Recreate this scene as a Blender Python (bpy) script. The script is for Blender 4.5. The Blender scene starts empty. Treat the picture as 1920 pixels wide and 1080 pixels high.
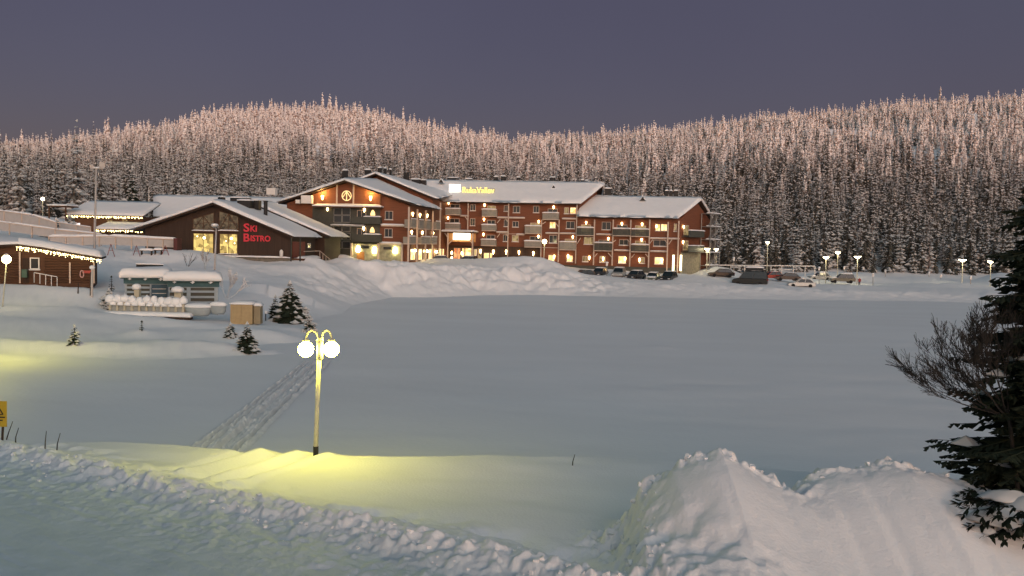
import bpy, math, random
import numpy as np
from mathutils import Vector, Matrix
random.seed(7)
S = bpy.context.scene
COL = S.collection
R = math.radians

# ---------------------------------------------------------------- camera
F = 1662.0            # focal length in pixels of the 1920 x 1080 photograph
HC = 8.5              # camera height above the lake ice
PITCH = math.atan(88 / F)
ROLL = R(1.3)
_r = Vector((1, 0, 0)); _u = Vector((0, math.sin(PITCH), math.cos(PITCH))); _f = Vector((0, math.cos(PITCH), -math.sin(PITCH)))
CR = _r * math.cos(ROLL) + _u * math.sin(ROLL)
CU = _u * math.cos(ROLL) - _r * math.sin(ROLL)
cd = bpy.data.cameras.new('camera'); cam = bpy.data.objects.new('camera', cd); COL.objects.link(cam)
cam.matrix_world = Matrix(((CR.x, CU.x, -_f.x, 0), (CR.y, CU.y, -_f.y, 0), (CR.z, CU.z, -_f.z, HC), (0, 0, 0, 1)))
cd.sensor_width = 36; cd.lens = F / 1920 * 36; cd.clip_end = 20000; cd.clip_start = 0.1
S.camera = cam

# ---------------------------------------------------------------- sky, sun, exposure
SUN_EL, SUN_AZ = 3.0, 165.0          # degrees; azimuth clockwise from +Y (behind the camera, a little to the right)
w = bpy.data.worlds.new('World'); S.world = w; w.use_nodes = True
nt = w.node_tree; nt.nodes.clear()
sky = nt.nodes.new('ShaderNodeTexSky'); sky.sky_type = 'NISHITA'; sky.sun_disc = False
sky.sun_elevation = R(SUN_EL); sky.sun_rotation = R(SUN_AZ); sky.altitude = 300; sky.air_density = 1.0; sky.dust_density = 0.6; sky.ozone_density = 3.0
def _mix(bt, fac, A, B):
    n = nt.nodes.new('ShaderNodeMix'); n.data_type = 'RGBA'; n.blend_type = bt
    for i, v in ((0, fac), (6, A), (7, B)):
        if hasattr(v, 'is_output'): nt.links.new(v, n.inputs[i])
        else: n.inputs[i].default_value = v
    return n.outputs[2]
# dusk: the sky tinted violet, its twilight side (behind the camera, where the sun goes down) brighter and warmer
base = _mix('MIX', 0.6, _mix('MULTIPLY', 1.0, sky.outputs[0], (1.0, 0.66, 0.69, 1)), (0.60, 0.54, 0.745, 1))
geo = nt.nodes.new('ShaderNodeTexCoord')
cn = nt.nodes.new('ShaderNodeTexNoise'); cn.inputs['Scale'].default_value = 2.2; cn.inputs['Detail'].default_value = 4; nt.links.new(geo.outputs['Generated'], cn.inputs['Vector'])
base = _mix('MULTIPLY', 1.0, base, _mix('MIX', cn.outputs['Fac'], (0.88, 0.86, 0.88, 1), (1.13, 1.12, 1.09, 1)))
def lobe(az, el, lo, hi):
    d = nt.nodes.new('ShaderNodeVectorMath'); d.operation = 'DOT_PRODUCT'; nt.links.new(geo.outputs['Generated'], d.inputs[0])
    d.inputs[1].default_value = (math.sin(R(az)) * math.cos(R(el)), math.cos(R(az)) * math.cos(R(el)), math.sin(R(el)))
    m = nt.nodes.new('ShaderNodeMapRange'); m.interpolation_type = 'SMOOTHSTEP'; m.inputs[1].default_value = lo; m.inputs[2].default_value = hi
    nt.links.new(d.outputs['Value'], m.inputs[0]); return m.outputs[0]
up = _mix('MIX', lobe(SUN_AZ, 60, -0.25, 0.8), (1.0, 0.86, 0.86, 1), (1.0, 2.25, 1.84, 1))
gain = _mix('ADD', lobe(SUN_AZ, 6, 0.6, 1.0), up, (25.0, 20.5, 11.8, 1))
bg = nt.nodes.new('ShaderNodeBackground'); bg.inputs[1].default_value = 0.15
wo = nt.nodes.new('ShaderNodeOutputWorld')
nt.links.new(_mix('MULTIPLY', 1.0, base, gain), bg.inputs[0]); nt.links.new(bg.outputs[0], wo.inputs[0])
sl = bpy.data.lights.new('sun', 'SUN'); sl.energy = 2.1; sl.angle = R(1.0); sl.color = (1.0, 0.60, 0.51)
so = bpy.data.objects.new('sun', sl); COL.objects.link(so)
_sd = Vector((math.sin(R(SUN_AZ)) * math.cos(R(SUN_EL)), math.cos(R(SUN_AZ)) * math.cos(R(SUN_EL)), math.sin(R(SUN_EL))))
so.rotation_euler = _sd.to_track_quat('Z', 'Y').to_euler(); so.location = (0, -50, 60)
S.view_settings.view_transform = 'Standard'; S.view_settings.look = 'None'; S.view_settings.exposure = 0.0; S.view_settings.gamma = 1.0
S.cycles.max_bounces = 5; S.cycles.diffuse_bounces = 2; S.cycles.glossy_bounces = 2; S.cycles.transmission_bounces = 3
S.cycles.sample_clamp_indirect = 4.0
S.cycles.use_denoising = True

# ---------------------------------------------------------------- pixel helpers (used to measure the place once)
def ray(px, py):
    return (_f + CR * ((px - 960) / F) + CU * ((540 - py) / F))
def at(px, py, d):
    v = ray(px, py); k = d / v.y
    return Vector((v.x * k, d, HC + v.z * k))

class Frame:
    """a building's own frame: O, u along the facade (to the right), n outward towards the camera"""
    def __init__(self, x, y, deg):
        a = R(deg); self.o = Vector((x, y, 0)); self.u = Vector((math.cos(a), -math.sin(a), 0)); self.n = Vector((-math.sin(a), -math.cos(a), 0)); self.deg = deg
    def loc(self, s, t, z):
        return self.o + self.u * s + self.n * t + Vector((0, 0, z))
    def uv(self, px, py, t=0.0):           # point on the plane parallel to the facade at offset t -> (s, z)
        v = ray(px, py); c = Vector((0, 0, HC)); o = self.o + self.n * t
        k = (o - c).dot(self.n) / v.dot(self.n); p = c + v * k
        return (p - self.o).dot(self.u), p.z
    def tv(self, px, py, s=0.0):           # point on the side wall at offset s -> (t, z)
        v = ray(px, py); c = Vector((0, 0, HC)); o = self.o + self.u * s
        k = (o - c).dot(self.u) / v.dot(self.u); p = c + v * k
        return (p - self.o).dot(self.n), p.z

# ---------------------------------------------------------------- materials
MATS = {}
def mat(name, col, rough=0.7, var=0.12, vscale=3.0, bump=0.0, bscale=20.0, metal=0.0, emit=None, estr=0.0, spec=0.3, stretch=None, trans=0.0):
    if name in MATS: return MATS[name]
    m = bpy.data.materials.new(name); m.use_nodes = True; n = m.node_tree; b = n.nodes['Principled BSDF']
    b.inputs['Roughness'].default_value = rough; b.inputs['Metallic'].default_value = metal
    b.inputs['Specular IOR Level'].default_value = spec
    if trans: b.inputs['Transmission Weight'].default_value = trans
    tc = n.nodes.new('ShaderNodeTexCoord'); mp = n.nodes.new('ShaderNodeMapping')
    if stretch: mp.inputs['Scale'].default_value = stretch
    n.links.new(tc.outputs['Object'], mp.inputs['Vector'])
    nz = n.nodes.new('ShaderNodeTexNoise'); nz.inputs['Scale'].default_value = vscale; nz.inputs['Detail'].default_value = 5
    n.links.new(mp.outputs[0], nz.inputs['Vector'])
    cr = n.nodes.new('ShaderNodeMix'); cr.data_type = 'RGBA'
    lo = tuple(max(0, c * (1 - var * 1.6)) for c in col) + (1,); hi = tuple(min(1, c * (1 + var * 1.6)) for c in col) + (1,)
    cr.inputs[6].default_value = lo; cr.inputs[7].default_value = hi
    n.links.new(nz.outputs['Fac'], cr.inputs[0]); n.links.new(cr.outputs[2], b.inputs['Base Color'])
    if bump:
        nb = n.nodes.new('ShaderNodeTexNoise'); nb.inputs['Scale'].default_value = bscale; nb.inputs['Detail'].default_value = 6
        n.links.new(mp.outputs[0], nb.inputs['Vector'])
        bp = n.nodes.new('ShaderNodeBump'); bp.inputs['Strength'].default_value = bump; bp.inputs['Distance'].default_value = 0.05
        n.links.new(nb.outputs['Fac'], bp.inputs['Height']); n.links.new(bp.outputs[0], b.inputs['Normal'])
    if emit:
        b.inputs['Emission Color'].default_value = tuple(emit) + (1,); b.inputs['Emission Strength'].default_value = estr
    MATS[name] = m
    return m

def window_glow(name, c1, c2, strength, scale=1.6):
    """a lit room behind glass: warm light broken up by curtains and furniture"""
    m = mat(name, (0.05, 0.04, 0.03), 0.25)
    n = m.node_tree; b = n.nodes['Principled BSDF']
    tc = n.nodes['Texture Coordinate']
    v = n.nodes.new('ShaderNodeTexVoronoi'); v.inputs['Scale'].default_value = scale
    n.links.new(tc.outputs['Object'], v.inputs['Vector'])
    mx = n.nodes.new('ShaderNodeMix'); mx.data_type = 'RGBA'; mx.inputs[6].default_value = tuple(c1) + (1,); mx.inputs[7].default_value = tuple(c2) + (1,)
    sp = n.nodes.new('ShaderNodeSeparateColor'); n.links.new(v.outputs['Color'], sp.inputs[0])
    n.links.new(sp.outputs[0], mx.inputs[0]); n.links.new(mx.outputs[2], b.inputs['Emission Color'])
    b.inputs['Emission Strength'].default_value = strength
    return m

SNOW = mat('snow', (0.80, 0.81, 0.84), 0.65, 0.03, 0.6, bump=0.35, bscale=14, spec=0.2)
SNOWR = mat('roof_snow', (0.80, 0.81, 0.84), 0.7, 0.03, 1.0, bump=0.3, bscale=3.0, spec=0.2)
SNOWT = mat('tree_snow', (0.60, 0.60, 0.60), 0.8, 0.04, 1.0, spec=0.1)
NEEDLE = mat('needles', (0.022, 0.030, 0.020), 0.8, 0.4, 1.5, spec=0.1)
FARNEEDLE = mat('wood_needles', (0.075, 0.073, 0.064), 0.85, 0.5, 1.2, spec=0.1)
RIME = mat('rimed_needles', (0.26, 0.22, 0.205), 0.85, 0.45, 1.2, spec=0.1)
GREYNEEDLE = mat('frosted_needles', (0.155, 0.145, 0.13), 0.85, 0.45, 1.5, spec=0.1)
BARK = mat('bark', (0.055, 0.042, 0.035), 0.9, 0.3, 4.0, bump=0.5, bscale=8)
REDWOOD = mat('red_wood', (0.165, 0.062, 0.034), 0.75, 0.22, 1.2, bump=0.5, bscale=6, stretch=(0.4, 0.4, 6))
DARKWOOD = mat('dark_wood', (0.045, 0.028, 0.021), 0.8, 0.25, 1.0, bump=0.5, bscale=5, stretch=(5, 5, 0.4))
BROWNWOOD = mat('brown_wood', (0.085, 0.042, 0.024), 0.8, 0.25, 1.0, bump=0.5, bscale=5, stretch=(0.4, 0.4, 6))
PALEWOOD = mat('pale_timber', (0.52, 0.42, 0.35), 0.75, 0.15, 2.0)
GREYPANEL = mat('grey_panel', (0.26, 0.245, 0.215), 0.6, 0.15, 2.0)
DARKPANEL = mat('dark_panel', (0.055, 0.058, 0.05), 0.5, 0.2, 2.0)
STONE = mat('rough_stone', (0.24, 0.23, 0.17), 0.85, 0.45, 2.2, bump=0.8, bscale=3)
GREYSTONE = mat('grey_stone', (0.15, 0.14, 0.12), 0.85, 0.4, 1.5, bump=0.8, bscale=3)
TRIM = mat('pale_trim', (0.50, 0.40, 0.34), 0.7, 0.1, 2.0)
GLASS = mat('dark_glass', (0.035, 0.038, 0.042), 0.12, 0.3, 0.5, spec=0.6)
METAL = mat('grey_metal', (0.30, 0.29, 0.28), 0.45, 0.1, 3.0, metal=0.6)
BLACK = mat('black_metal', (0.018, 0.018, 0.02), 0.5, 0.2, 3.0)
WHITEP = mat('white_paint', (0.70, 0.68, 0.66), 0.6, 0.06, 3.0)
LIT = window_glow('lit_window', (0.55, 0.30, 0.08), (1.0, 0.74, 0.34), 2.4, 1.7)
LITDIM = window_glow('dim_window', (0.16, 0.09, 0.03), (0.75, 0.55, 0.25), 0.6, 1.6)
SCONCE = mat('lamp_glow', (0.9, 0.8, 0.6), 0.5, emit=(1.0, 0.64, 0.26), estr=18.0)
YGLOW = mat('yellow_lamp_glow', (0.9, 0.85, 0.6), 0.5, emit=(1.0, 0.86, 0.36), estr=45.0)

# ---------------------------------------------------------------- mesh builder
class MB:
    def __init__(self): self.v = []; self.f = []; self.m = []
    def face(self, pts, mi=0):
        i = len(self.v); self.v += [tuple(p) for p in pts]; self.f.append(tuple(range(i, i + len(pts)))); self.m.append(mi)
    def hexa(self, b, t, mi=0):            # b, t: four bottom and four top corners, counter-clockwise from above
        i = len(self.v); self.v += [tuple(p) for p in b] + [tuple(p) for p in t]
        for q in ((3, 2, 1, 0), (4, 5, 6, 7), (0, 1, 5, 4), (1, 2, 6, 5), (2, 3, 7, 6), (3, 0, 4, 7)):
            self.f.append(tuple(i + k for k in q)); self.m.append(mi)
    def box(self, c, size, rz=0.0, mi=0, top=1.0):
        cx, cy, cz = c; a, b, h = size[0] / 2, size[1] / 2, size[2] / 2; co, si = math.cos(rz), math.sin(rz)
        P = lambda x, y, z: (cx + x * co - y * si, cy + x * si + y * co, cz + z)
        k = top
        self.hexa([P(-a, -b, -h), P(a, -b, -h), P(a, b, -h), P(-a, b, -h)], [P(-a * k, -b * k, h), P(a * k, -b * k, h), P(a * k, b * k, h), P(-a * k, b * k, h)], mi)
    def fbox(self, fr, s0, s1, t0, t1, z0, z1, mi=0):      # box in a building frame
        if s0 > s1: s0, s1 = s1, s0
        if z0 > z1: z0, z1 = z1, z0
        if t0 < t1: t0, t1 = t1, t0
        L = fr.loc
        self.hexa([L(s0, t0, z0), L(s1, t0, z0), L(s1, t1, z0), L(s0, t1, z0)], [L(s0, t0, z1), L(s1, t0, z1), L(s1, t1, z1), L(s0, t1, z1)], mi)
    def tube(self, p, q, r0, r1=None, n=8, mi=0):
        p = Vector(p); q = Vector(q); r1 = r0 if r1 is None else r1; d = (q - p)
        if d.length < 1e-6: return
        d.normalize(); a = d.orthogonal().normalized(); b = d.cross(a); i = len(self.v)
        for k in range(n):
            c = a * math.cos(2 * math.pi * k / n) + b * math.sin(2 * math.pi * k / n)
            self.v.append(tuple(p + c * r0)); self.v.append(tuple(q + c * r1))
        for k in range(n):
            j = (k + 1) % n; self.f.append((i + 2 * k, i + 2 * j, i + 2 * j + 1, i + 2 * k + 1)); self.m.append(mi)
        self.f.append(tuple(i + 2 * k for k in reversed(range(n)))); self.m.append(mi)
        self.f.append(tuple(i + 2 * k + 1 for k in range(n))); self.m.append(mi)
    def path(self, pts, r, n=6, mi=0):
        for a, b in zip(pts, pts[1:]): self.tube(a, b, r, r, n, mi)
    def lathe(self, c, prof, n=12, mi=0, squash=1.0):       # prof: list of (radius, z)
        i = len(self.v); cx, cy, cz = c
        for r, z in prof:
            for k in range(n):
                a = 2 * math.pi * k / n; self.v.append((cx + r * math.cos(a), cy + r * squash * math.sin(a), cz + z))
        for j in range(len(prof) - 1):
            for k in range(n):
                l = (k + 1) % n; self.f.append((i + j * n + k, i + j * n + l, i + (j + 1) * n + l, i + (j + 1) * n + k)); self.m.append(mi)
        self.f.append(tuple(i + k for k in reversed(range(n)))); self.m.append(mi)
        self.f.append(tuple(i + (len(prof) - 1) * n + k for k in range(n))); self.m.append(mi)
    def ball(self, c, r, n=12, mi=0, sz=1.0):
        self.lathe(c, [(max(0.001, r * math.sin(math.pi * k / 8)), -r * sz * math.cos(math.pi * k / 8)) for k in range(9)], n, mi)
    def lump(self, c, rx, ry, rz, rnd, mi=0, dome=False):   # small irregular octahedral lump of snow
        i = len(self.v); j = lambda: rnd.uniform(0.8, 1.2)
        self.v += [(c[0] + rx * j(), c[1], c[2]), (c[0], c[1] + ry * j(), c[2]), (c[0] - rx * j(), c[1], c[2]), (c[0], c[1] - ry * j(), c[2]), (c[0], c[1], c[2] + rz * j()), (c[0], c[1], c[2] - rz * j() * 0.6)]
        for a, b in ((0, 1), (1, 2), (2, 3), (3, 0)):
            self.f.append((i + a, i + b, i + 4)); self.f.append((i + b, i + a, i + 5)); self.m += [mi, mi]
    def mesh(self, name, mats, smooth=False, origin=None):
        me = bpy.data.meshes.new(name); v = self.v
        if origin is not None: v = [(x - origin[0], y - origin[1], z - origin[2]) for x, y, z in v]
        me.from_pydata(v, [], self.f); me.update()
        for m in (mats if isinstance(mats, (list, tuple)) else [mats]): me.materials.append(m)
        me.polygons.foreach_set('material_index', self.m)
        if smooth: me.polygons.foreach_set('use_smooth', [True] * len(me.polygons))
        return me
    def build(self, name, mats, parent=None, smooth=False, origin=None):
        """links ONE mesh object; world coordinates, made relative to the thing's base"""
        if origin is None: origin = parent_origin(parent) if parent else None
        o = bpy.data.objects.new(name, self.mesh(name, mats, smooth, origin)); COL.objects.link(o)
        if parent: o.parent = parent
        elif origin is not None: o.location = origin
        return o
def parent_origin(p):
    o = Vector((0, 0, 0))
    while p is not None: o += p.location; p = p.parent
    return o
def tag(o, label, cat, group=None, kind=None):
    if label: o['label'] = label
    if cat: o['category'] = cat
    if group: o['group'] = group
    if kind: o['kind'] = kind
    return o
def thing(name, loc, label, cat, group=None):
    o = bpy.data.objects.new(name, None); COL.objects.link(o); o.location = loc; o.empty_display_size = 0.5
    return tag(o, label, cat, group)
def struct(o): o['kind'] = 'structure'; return o
def copy_tree(o, parent=None):
    c = o.copy(); COL.objects.link(c); c.parent = parent
    for ch in o.children: copy_tree(ch, c)
    return c

# ---------------------------------------------------------------- noise
def _h(ix, iy, seed):
    n = (ix.astype(np.int64) * 374761393 + iy.astype(np.int64) * 668265263 + seed * 974634777) & 0xffffffff
    n = ((n ^ (n >> 13)) * 1274126177) & 0xffffffff
    return ((n ^ (n >> 16)) & 0xffffff) / float(0xffffff)
def vn(x, y, seed=0):
    x = np.asarray(x, float); y = np.asarray(y, float); ix = np.floor(x); iy = np.floor(y); fx = x - ix; fy = y - iy
    fx = fx * fx * (3 - 2 * fx); fy = fy * fy * (3 - 2 * fy)
    a = _h(ix, iy, seed); b = _h(ix + 1, iy, seed); c = _h(ix, iy + 1, seed); d = _h(ix + 1, iy + 1, seed)
    return (a * (1 - fx) + b * fx) * (1 - fy) + (c * (1 - fx) + d * fx) * fy
def fbm(x, y, seed=0, octv=4, gain=0.5):
    s = 0; a = 1; t = 0
    for k in range(octv): s = s + a * vn(x * 2 ** k + 17.3 * k, y * 2 ** k - 9.1 * k, seed + k); t += a; a *= gain
    return s / t
def sstep(a, b, x):
    t = np.clip((x - a) / (b - a), 0, 1); return t * t * (3 - 2 * t)

# ---------------------------------------------------------------- the shape of the ground
def P0(px, py):                         # pixel -> point on the lake level
    v = ray(px, py); k = -HC / v.z; return (v.x * k, v.y * k)
LAKE = [P0(*p) for p in ((640, 572), (720, 556), (800, 556), (900, 552), (1000, 552), (1100, 554), (1250, 557), (1400, 560), (1600, 563), (1780, 566), (1920, 570), (2300, 578))]
LAKE += [(75, 31.5), (20, 31.0), (8, 31.2), (0, 31.3), (-10, 31.6), (-22, 31.0), (-60, 30.0), (-90, 45)]
LAKE += [P0(*p) for p in ((-300, 690), (0, 690), (250, 690), (450, 680), (560, 650), (615, 612))]
def lake_sd(x, y):                      # > 0 outside the lake
    d = np.full(x.shape, 1e9); ins = np.zeros(x.shape, bool); n = len(LAKE)
    for i in range(n):
        ax, ay = LAKE[i]; bx, by = LAKE[(i + 1) % n]; ex, ey = bx - ax, by - ay
        t = np.clip(((x - ax) * ex + (y - ay) * ey) / (ex * ex + ey * ey), 0, 1)
        d = np.minimum(d, np.hypot(x - ax - t * ex, y - ay - t * ey))
        c = (ay > y) != (by > y)
        with np.errstate(divide='ignore', invalid='ignore'):
            xi = ax + (y - ay) * ex / (ey if ey else 1e-9)
        ins ^= c & (x < xi)
    return np.where(ins, -d, d)
LAND = [at(*p) for p in ((100, 533, 92), (0, 537, 88), (175, 545, 89), (0, 590, 75), (320, 592, 84), (455, 600, 82), (540, 602, 82), (250, 640, 66), (450, 530, 105), (300, 500, 108),
        (560, 520, 115), (660, 500, 135), (545, 493, 124), (360, 478, 126), (700, 491, 149), (870, 492, 172), (1020, 497, 172), (1150, 505, 168), (1270, 513, 167), (1340, 517, 174),
        (1200, 524, 163), (1100, 516, 163), (1400, 534, 166), (1500, 537, 168), (1600, 535, 180), (1750, 532, 198), (1560, 524, 205), (1860, 536, 190), (1400, 522, 190), (1700, 521, 235), (1400, 515, 225),
        (335, 466, 119), (100, 456, 114), (0, 442, 110), (180, 441, 145), (0, 400, 160), (280, 440, 150), (-300, 420, 130), (-200, 560, 80), (2300, 545, 190), (450, 470, 150), (1000, 480, 195), (700, 470, 190))]
LXY = np.array([(p.x, p.y, p.z) for p in LAND])
def land_h(x, y):
    s = np.zeros(x.shape); t = np.zeros(x.shape)
    for px, py, pz in LXY:
        wgt = 1.0 / (((x - px) ** 2 + (y - py) ** 2) + 9.0) ** 1.6
        s += wgt * pz; t += wgt
    return s / t
SKY = [(-700, 262), (-300, 290), (0, 283), (100, 277), (200, 262), (300, 246), (400, 220), (520, 206), (600, 210), (700, 222), (800, 247), (900, 261), (1000, 268), (1100, 268), (1200, 258), (1300, 246), (1400, 236), (1500, 228), (1600, 213), (1700, 201), (1800, 193), (1920, 184), (2200, 190), (2600, 250)]
DC = 640.0
_sk = [at(px, py, DC) for px, py in SKY]
SKX = np.array([p.x / DC for p in _sk]); SKZ = np.array([p.z for p in _sk]) - 9.5
def hill_h(x, y):
    u = x / np.maximum(y, 1.0); zc = np.interp(u, SKX, SKZ)
    y0 = np.interp(u, [-0.6, -0.45, -0.2, 0.2, 0.6], [165, 185, 212, 222, 238])
    t = np.clip((y - y0) / (DC - y0), 0, 1.6)
    up = np.where(t < 1, (1 - np.cos(np.pi * np.clip(t, 0, 1))) / 2 * 0.45 + 0.55 * np.clip(t, 0, 1), 1 - 0.35 * (t - 1))
    return zc * up + (fbm(x / 55, y / 55, 5) - 0.5) * 14 * sstep(0.1, 0.5, t) * sstep(1.6, 0.9, t)
BX = np.array([-40, -16, -5.8, 1.0, 3.2, 8, 40]); BY = np.array([36, 26.2, 21.0, 17.6, 15.8, 11, -12])
def near_h(x, y):
    crest = 27.9 + 0.5 * np.sin(x * 0.35) + (fbm(x / 3, y * 0, 3) - 0.5) * 0.8 - 0.03 * np.clip(x + 3, 0, 20)
    b = (y - np.interp(x, BX, BY)) * 0.85                        # distance beyond the ploughed berm
    z = 1.95 - 0.012 * (x + 10)
    lob = fbm(x / 1.3 + 9, y / 1.3, 11, 3)
    bank = z - 0.42 * sstep(0.3, 3.0, b) + 0.08 * sstep(3, 7, b) + (fbm(x / 5, y / 2.5, 8, 3) - 0.5) * 0.25
    hol = np.exp(-((b - 1.6) / 0.9) ** 2)
    bank = bank - hol * 0.55 * np.clip(lob * 2 - 0.75, 0, 1) + hol * 0.12 * (fbm(x / 0.25, y / 0.25, 14, 3) - 0.5)
    rub = fbm(x / 0.33, y / 0.33, 21, 4, 0.6); rid = 1 - np.abs(2 * fbm(x / 0.5, y / 0.5, 31, 3) - 1)
    clod = np.clip(fbm(x / 0.2, y / 0.2, 35, 2) - 0.52, 0, 1) * 0.7
    berm = 0.8 * np.exp(-(b / 0.65) ** 2) * (0.06 + 0.26 * fbm(x / 1.4, y / 1.4, 37, 2) + 0.32 * (rub - 0.4) + 0.05 * rid + clod * 0.6)
    br2 = np.exp(-((b + 1.3) / 1.3) ** 2) * (0.08 * (rub - 0.42) + 0.22 * clod)
    al = x * 0.83 + (-0.55) * y; ac = x * 0.55 + y * 0.83       # along and across the road
    road = z - 0.10 + (fbm(al / 4.0, ac / 0.22, 41, 3) - 0.5) * 0.06 + (fbm(x / 0.12, y / 0.12, 45, 3) - 0.5) * 0.022 + (rub - 0.5) * 0.04 * sstep(0.5, 0.7, fbm(x / 1.5, y / 1.5, 47, 2))
    k = sstep(-0.4, 0.7, b)
    g = road * (1 - k) + bank * k + berm + br2
    # snowmobile ruts climbing over the crest at the left
    for x0 in (-6.2, -7.3, -8.6):
        dd = x - (x0 - (28 - y) * 0.55); g = g - 0.16 * np.exp(-(dd / 0.28) ** 2) * sstep(23.5, 25.5, y) + 0.10 * np.exp(-((dd - 0.5) / 0.25) ** 2) * sstep(23.5, 25.5, y)
    g = g + 0.08 * np.exp(-((y - crest) / 1.6) ** 2) - np.clip(y - crest - 0.2, 0, 12) * 0.42
    # ploughed pile at the right: two rough-edged humps with smooth faces towards the camera
    yc = 20.2 + 0.35 * np.sin(x * 0.9) + (fbm(x / 0.8, y * 0, 55, 3) - 0.5) * 0.7
    top = np.interp(x, [1.6, 2.4, 3.0, 3.7, 4.3, 4.75, 5.3, 5.9, 6.5, 7.2, 8.3, 8.9, 9.7, 10.6, 13, 16], [0.0, 0.3, 1.4, 2.05, 2.35, 2.47, 2.2, 1.82, 1.7, 1.9, 2.12, 2.25, 2.05, 1.75, 1.0, 0.2])
    fr = np.clip((yc - y) / 6.2, 0, 1); bk = np.clip((y - yc) / 2.2, 0, 1)
    side = sstep(2.0, 3.2, x + (yc - y) * 0.10)
    prof = np.where(y < yc, 1 - 0.15 * fr - 0.85 * sstep(0.1, 1.0, fr), (1 - bk) ** 1.2)
    rough = np.exp(-((y - yc - 0.15) / 0.55) ** 2) + np.exp(-((x - 2.6 - 0.25 * (yc - y) * 0) / 0.6) ** 2) * (y < yc + 1) * (y > 14)
    rough = rough + 0.04 + 0.8 * np.exp(-((x - 6.3) / 0.5) ** 2) * np.exp(-((y - 19.6) / 0.7) ** 2)
    cl = fbm(x / 0.28, y / 0.28, 61, 4, 0.6) - 0.5
    g = g + top * prof * side + rough * sstep(1.2, 2.4, x) * cl * 0.6 * (prof > 0.02) + 0.16 * (fbm(x / 2.2, y / 2.2, 63, 2) - 0.5) * side * prof
    return g
def bump(x, y, cx, cy, rx, ry, h): return h * np.exp(-(((x - cx) / rx) ** 2 + ((y - cy) / ry) ** 2))
FARPILES = [(at(978, 490, 157), 7.5, 4.5, 2.3), (at(1035, 505, 156), 4, 3.5, 0.9), (at(700, 515, 138), 8, 5, 0.8), (at(850, 495, 160), 8, 4, 0.9), (at(1350, 495, 178), 5, 3, 1.9), (at(640, 480, 146), 2.5, 2, 1.2),
            (at(1560, 508, 208), 9, 3, 1.7), (at(1625, 510, 205), 5, 3, 1.3), (at(1480, 505, 190), 8, 3, 1.4), (at(1700, 512, 200), 16, 3, 1.5), (at(1900, 500, 200), 9, 3, 2.6),
            (at(1440, 525, 170), 5, 2, 1.1), (at(1780, 530, 176), 10, 3, 1.0), (at(1570, 540, 165), 12, 2.5, 0.6), (at(575, 480, 126), 4, 2, 0.9), (at(640, 490, 136), 3, 2, 0.7)]
DRIFTS = [(at(380, 645, 64), 6, 1.3, 0.8), (at(150, 660, 62), 9, 1.2, 0.55), (at(490, 620, 72), 4, 2.0, 0.8), (at(265, 622, 70), 1.2, 0.9, 0.5), (at(330, 605, 76), 12, 1.0, 0.5), (at(100, 545, 86), 9, 2, 0.5),
          (at(80, 580, 78), 9, 1.0, 0.45), (at(560, 600, 80), 4, 2.5, 0.4)]
def ground_h(x, y):
    x = np.asarray(x, float); y = np.asarray(y, float); shp = x.shape; x = np.atleast_1d(x).ravel(); y = np.atleast_1d(y).ravel()
    z = np.zeros(x.shape); near = (y < 40) & (np.hypot(x, y) < 60)
    if near.any(): z[near] = near_h(x[near], y[near])
    far = ~near
    if far.any():
        X = x[far]; Y = y[far]; sd = lake_sd(X, Y); lh = land_h(X, Y)
        wd = np.where(Y > 100, 9.0 + 9.0 * sstep(8, 16, X), 16.0)
        k = sstep(-0.5, 1.0, sd / wd); g = -0.6 + (lh + 0.6) * np.where(sd > -0.5 * wd, k, 0)
        for p, rx, ry, h in FARPILES: g = g + bump(X, Y, p.x, p.y, rx, ry, h) * sstep(0, 4, sd)
        for p, rx, ry, h in DRIFTS: g = g + bump(X, Y, p.x, p.y, rx, ry, h)
        bank = np.exp(-((sd - 7.5) / 3.0) ** 2) * (Y > 125) * sstep(-25, 20, X)
        cl = fbm(X / 2.6, Y / 2.6, 71, 4, 0.6) - 0.5; cl = cl + 0.6 * (fbm(X / 0.9, Y / 0.9, 73, 3) - 0.5)
        g = g + bank * 0.3 + cl * (0.25 + 1.5 * np.exp(-((sd - 5) / 5.0) ** 2) * (Y > 110) * sstep(-32, -18, X) * sstep(22, 9, X) + 0.35 * bank) * sstep(-4, 2, sd)
        hf = (Y > 150); g = g + np.where(hf, np.maximum(hill_h(X, np.maximum(Y, 1)), 0) * sstep(150, 260, Y), 0)
        # unseen fell added behind the camera to keep the low sun off the valley
        th = np.arctan2(X, Y); rr = np.hypot(X, Y)
        fell = sstep(900, 3300, rr) * (212 + 25 * np.sin(th * 7) + 18 * np.sin(th * 17 + 1)) * sstep(0.2, -0.3, np.cos(th))
        g = np.where(Y < 40, near_h(np.clip(X, -40, 40), np.full(X.shape, 8.0)) * 0 + 1.9 + fell, g + 0)
        z[far] = g
    return z.reshape(shp) if shp else float(z[0])
def gz(x, y): return float(ground_h(np.array([x]), np.array([y]))[0])
def hit(px, py, d0=12.0, d1=400.0):     # where the line of sight through a pixel meets the ground
    v = ray(px, py); d = np.arange(d0, d1, 0.1); k = d / v.y; X = v.x * k; Z = HC + v.z * k
    g = np.maximum(ground_h(X, d), 0.0); b = np.nonzero(Z <= g)[0]
    i = b[0] if len(b) else len(d) - 1
    return Vector((X[i], d[i], g[i]))

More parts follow.
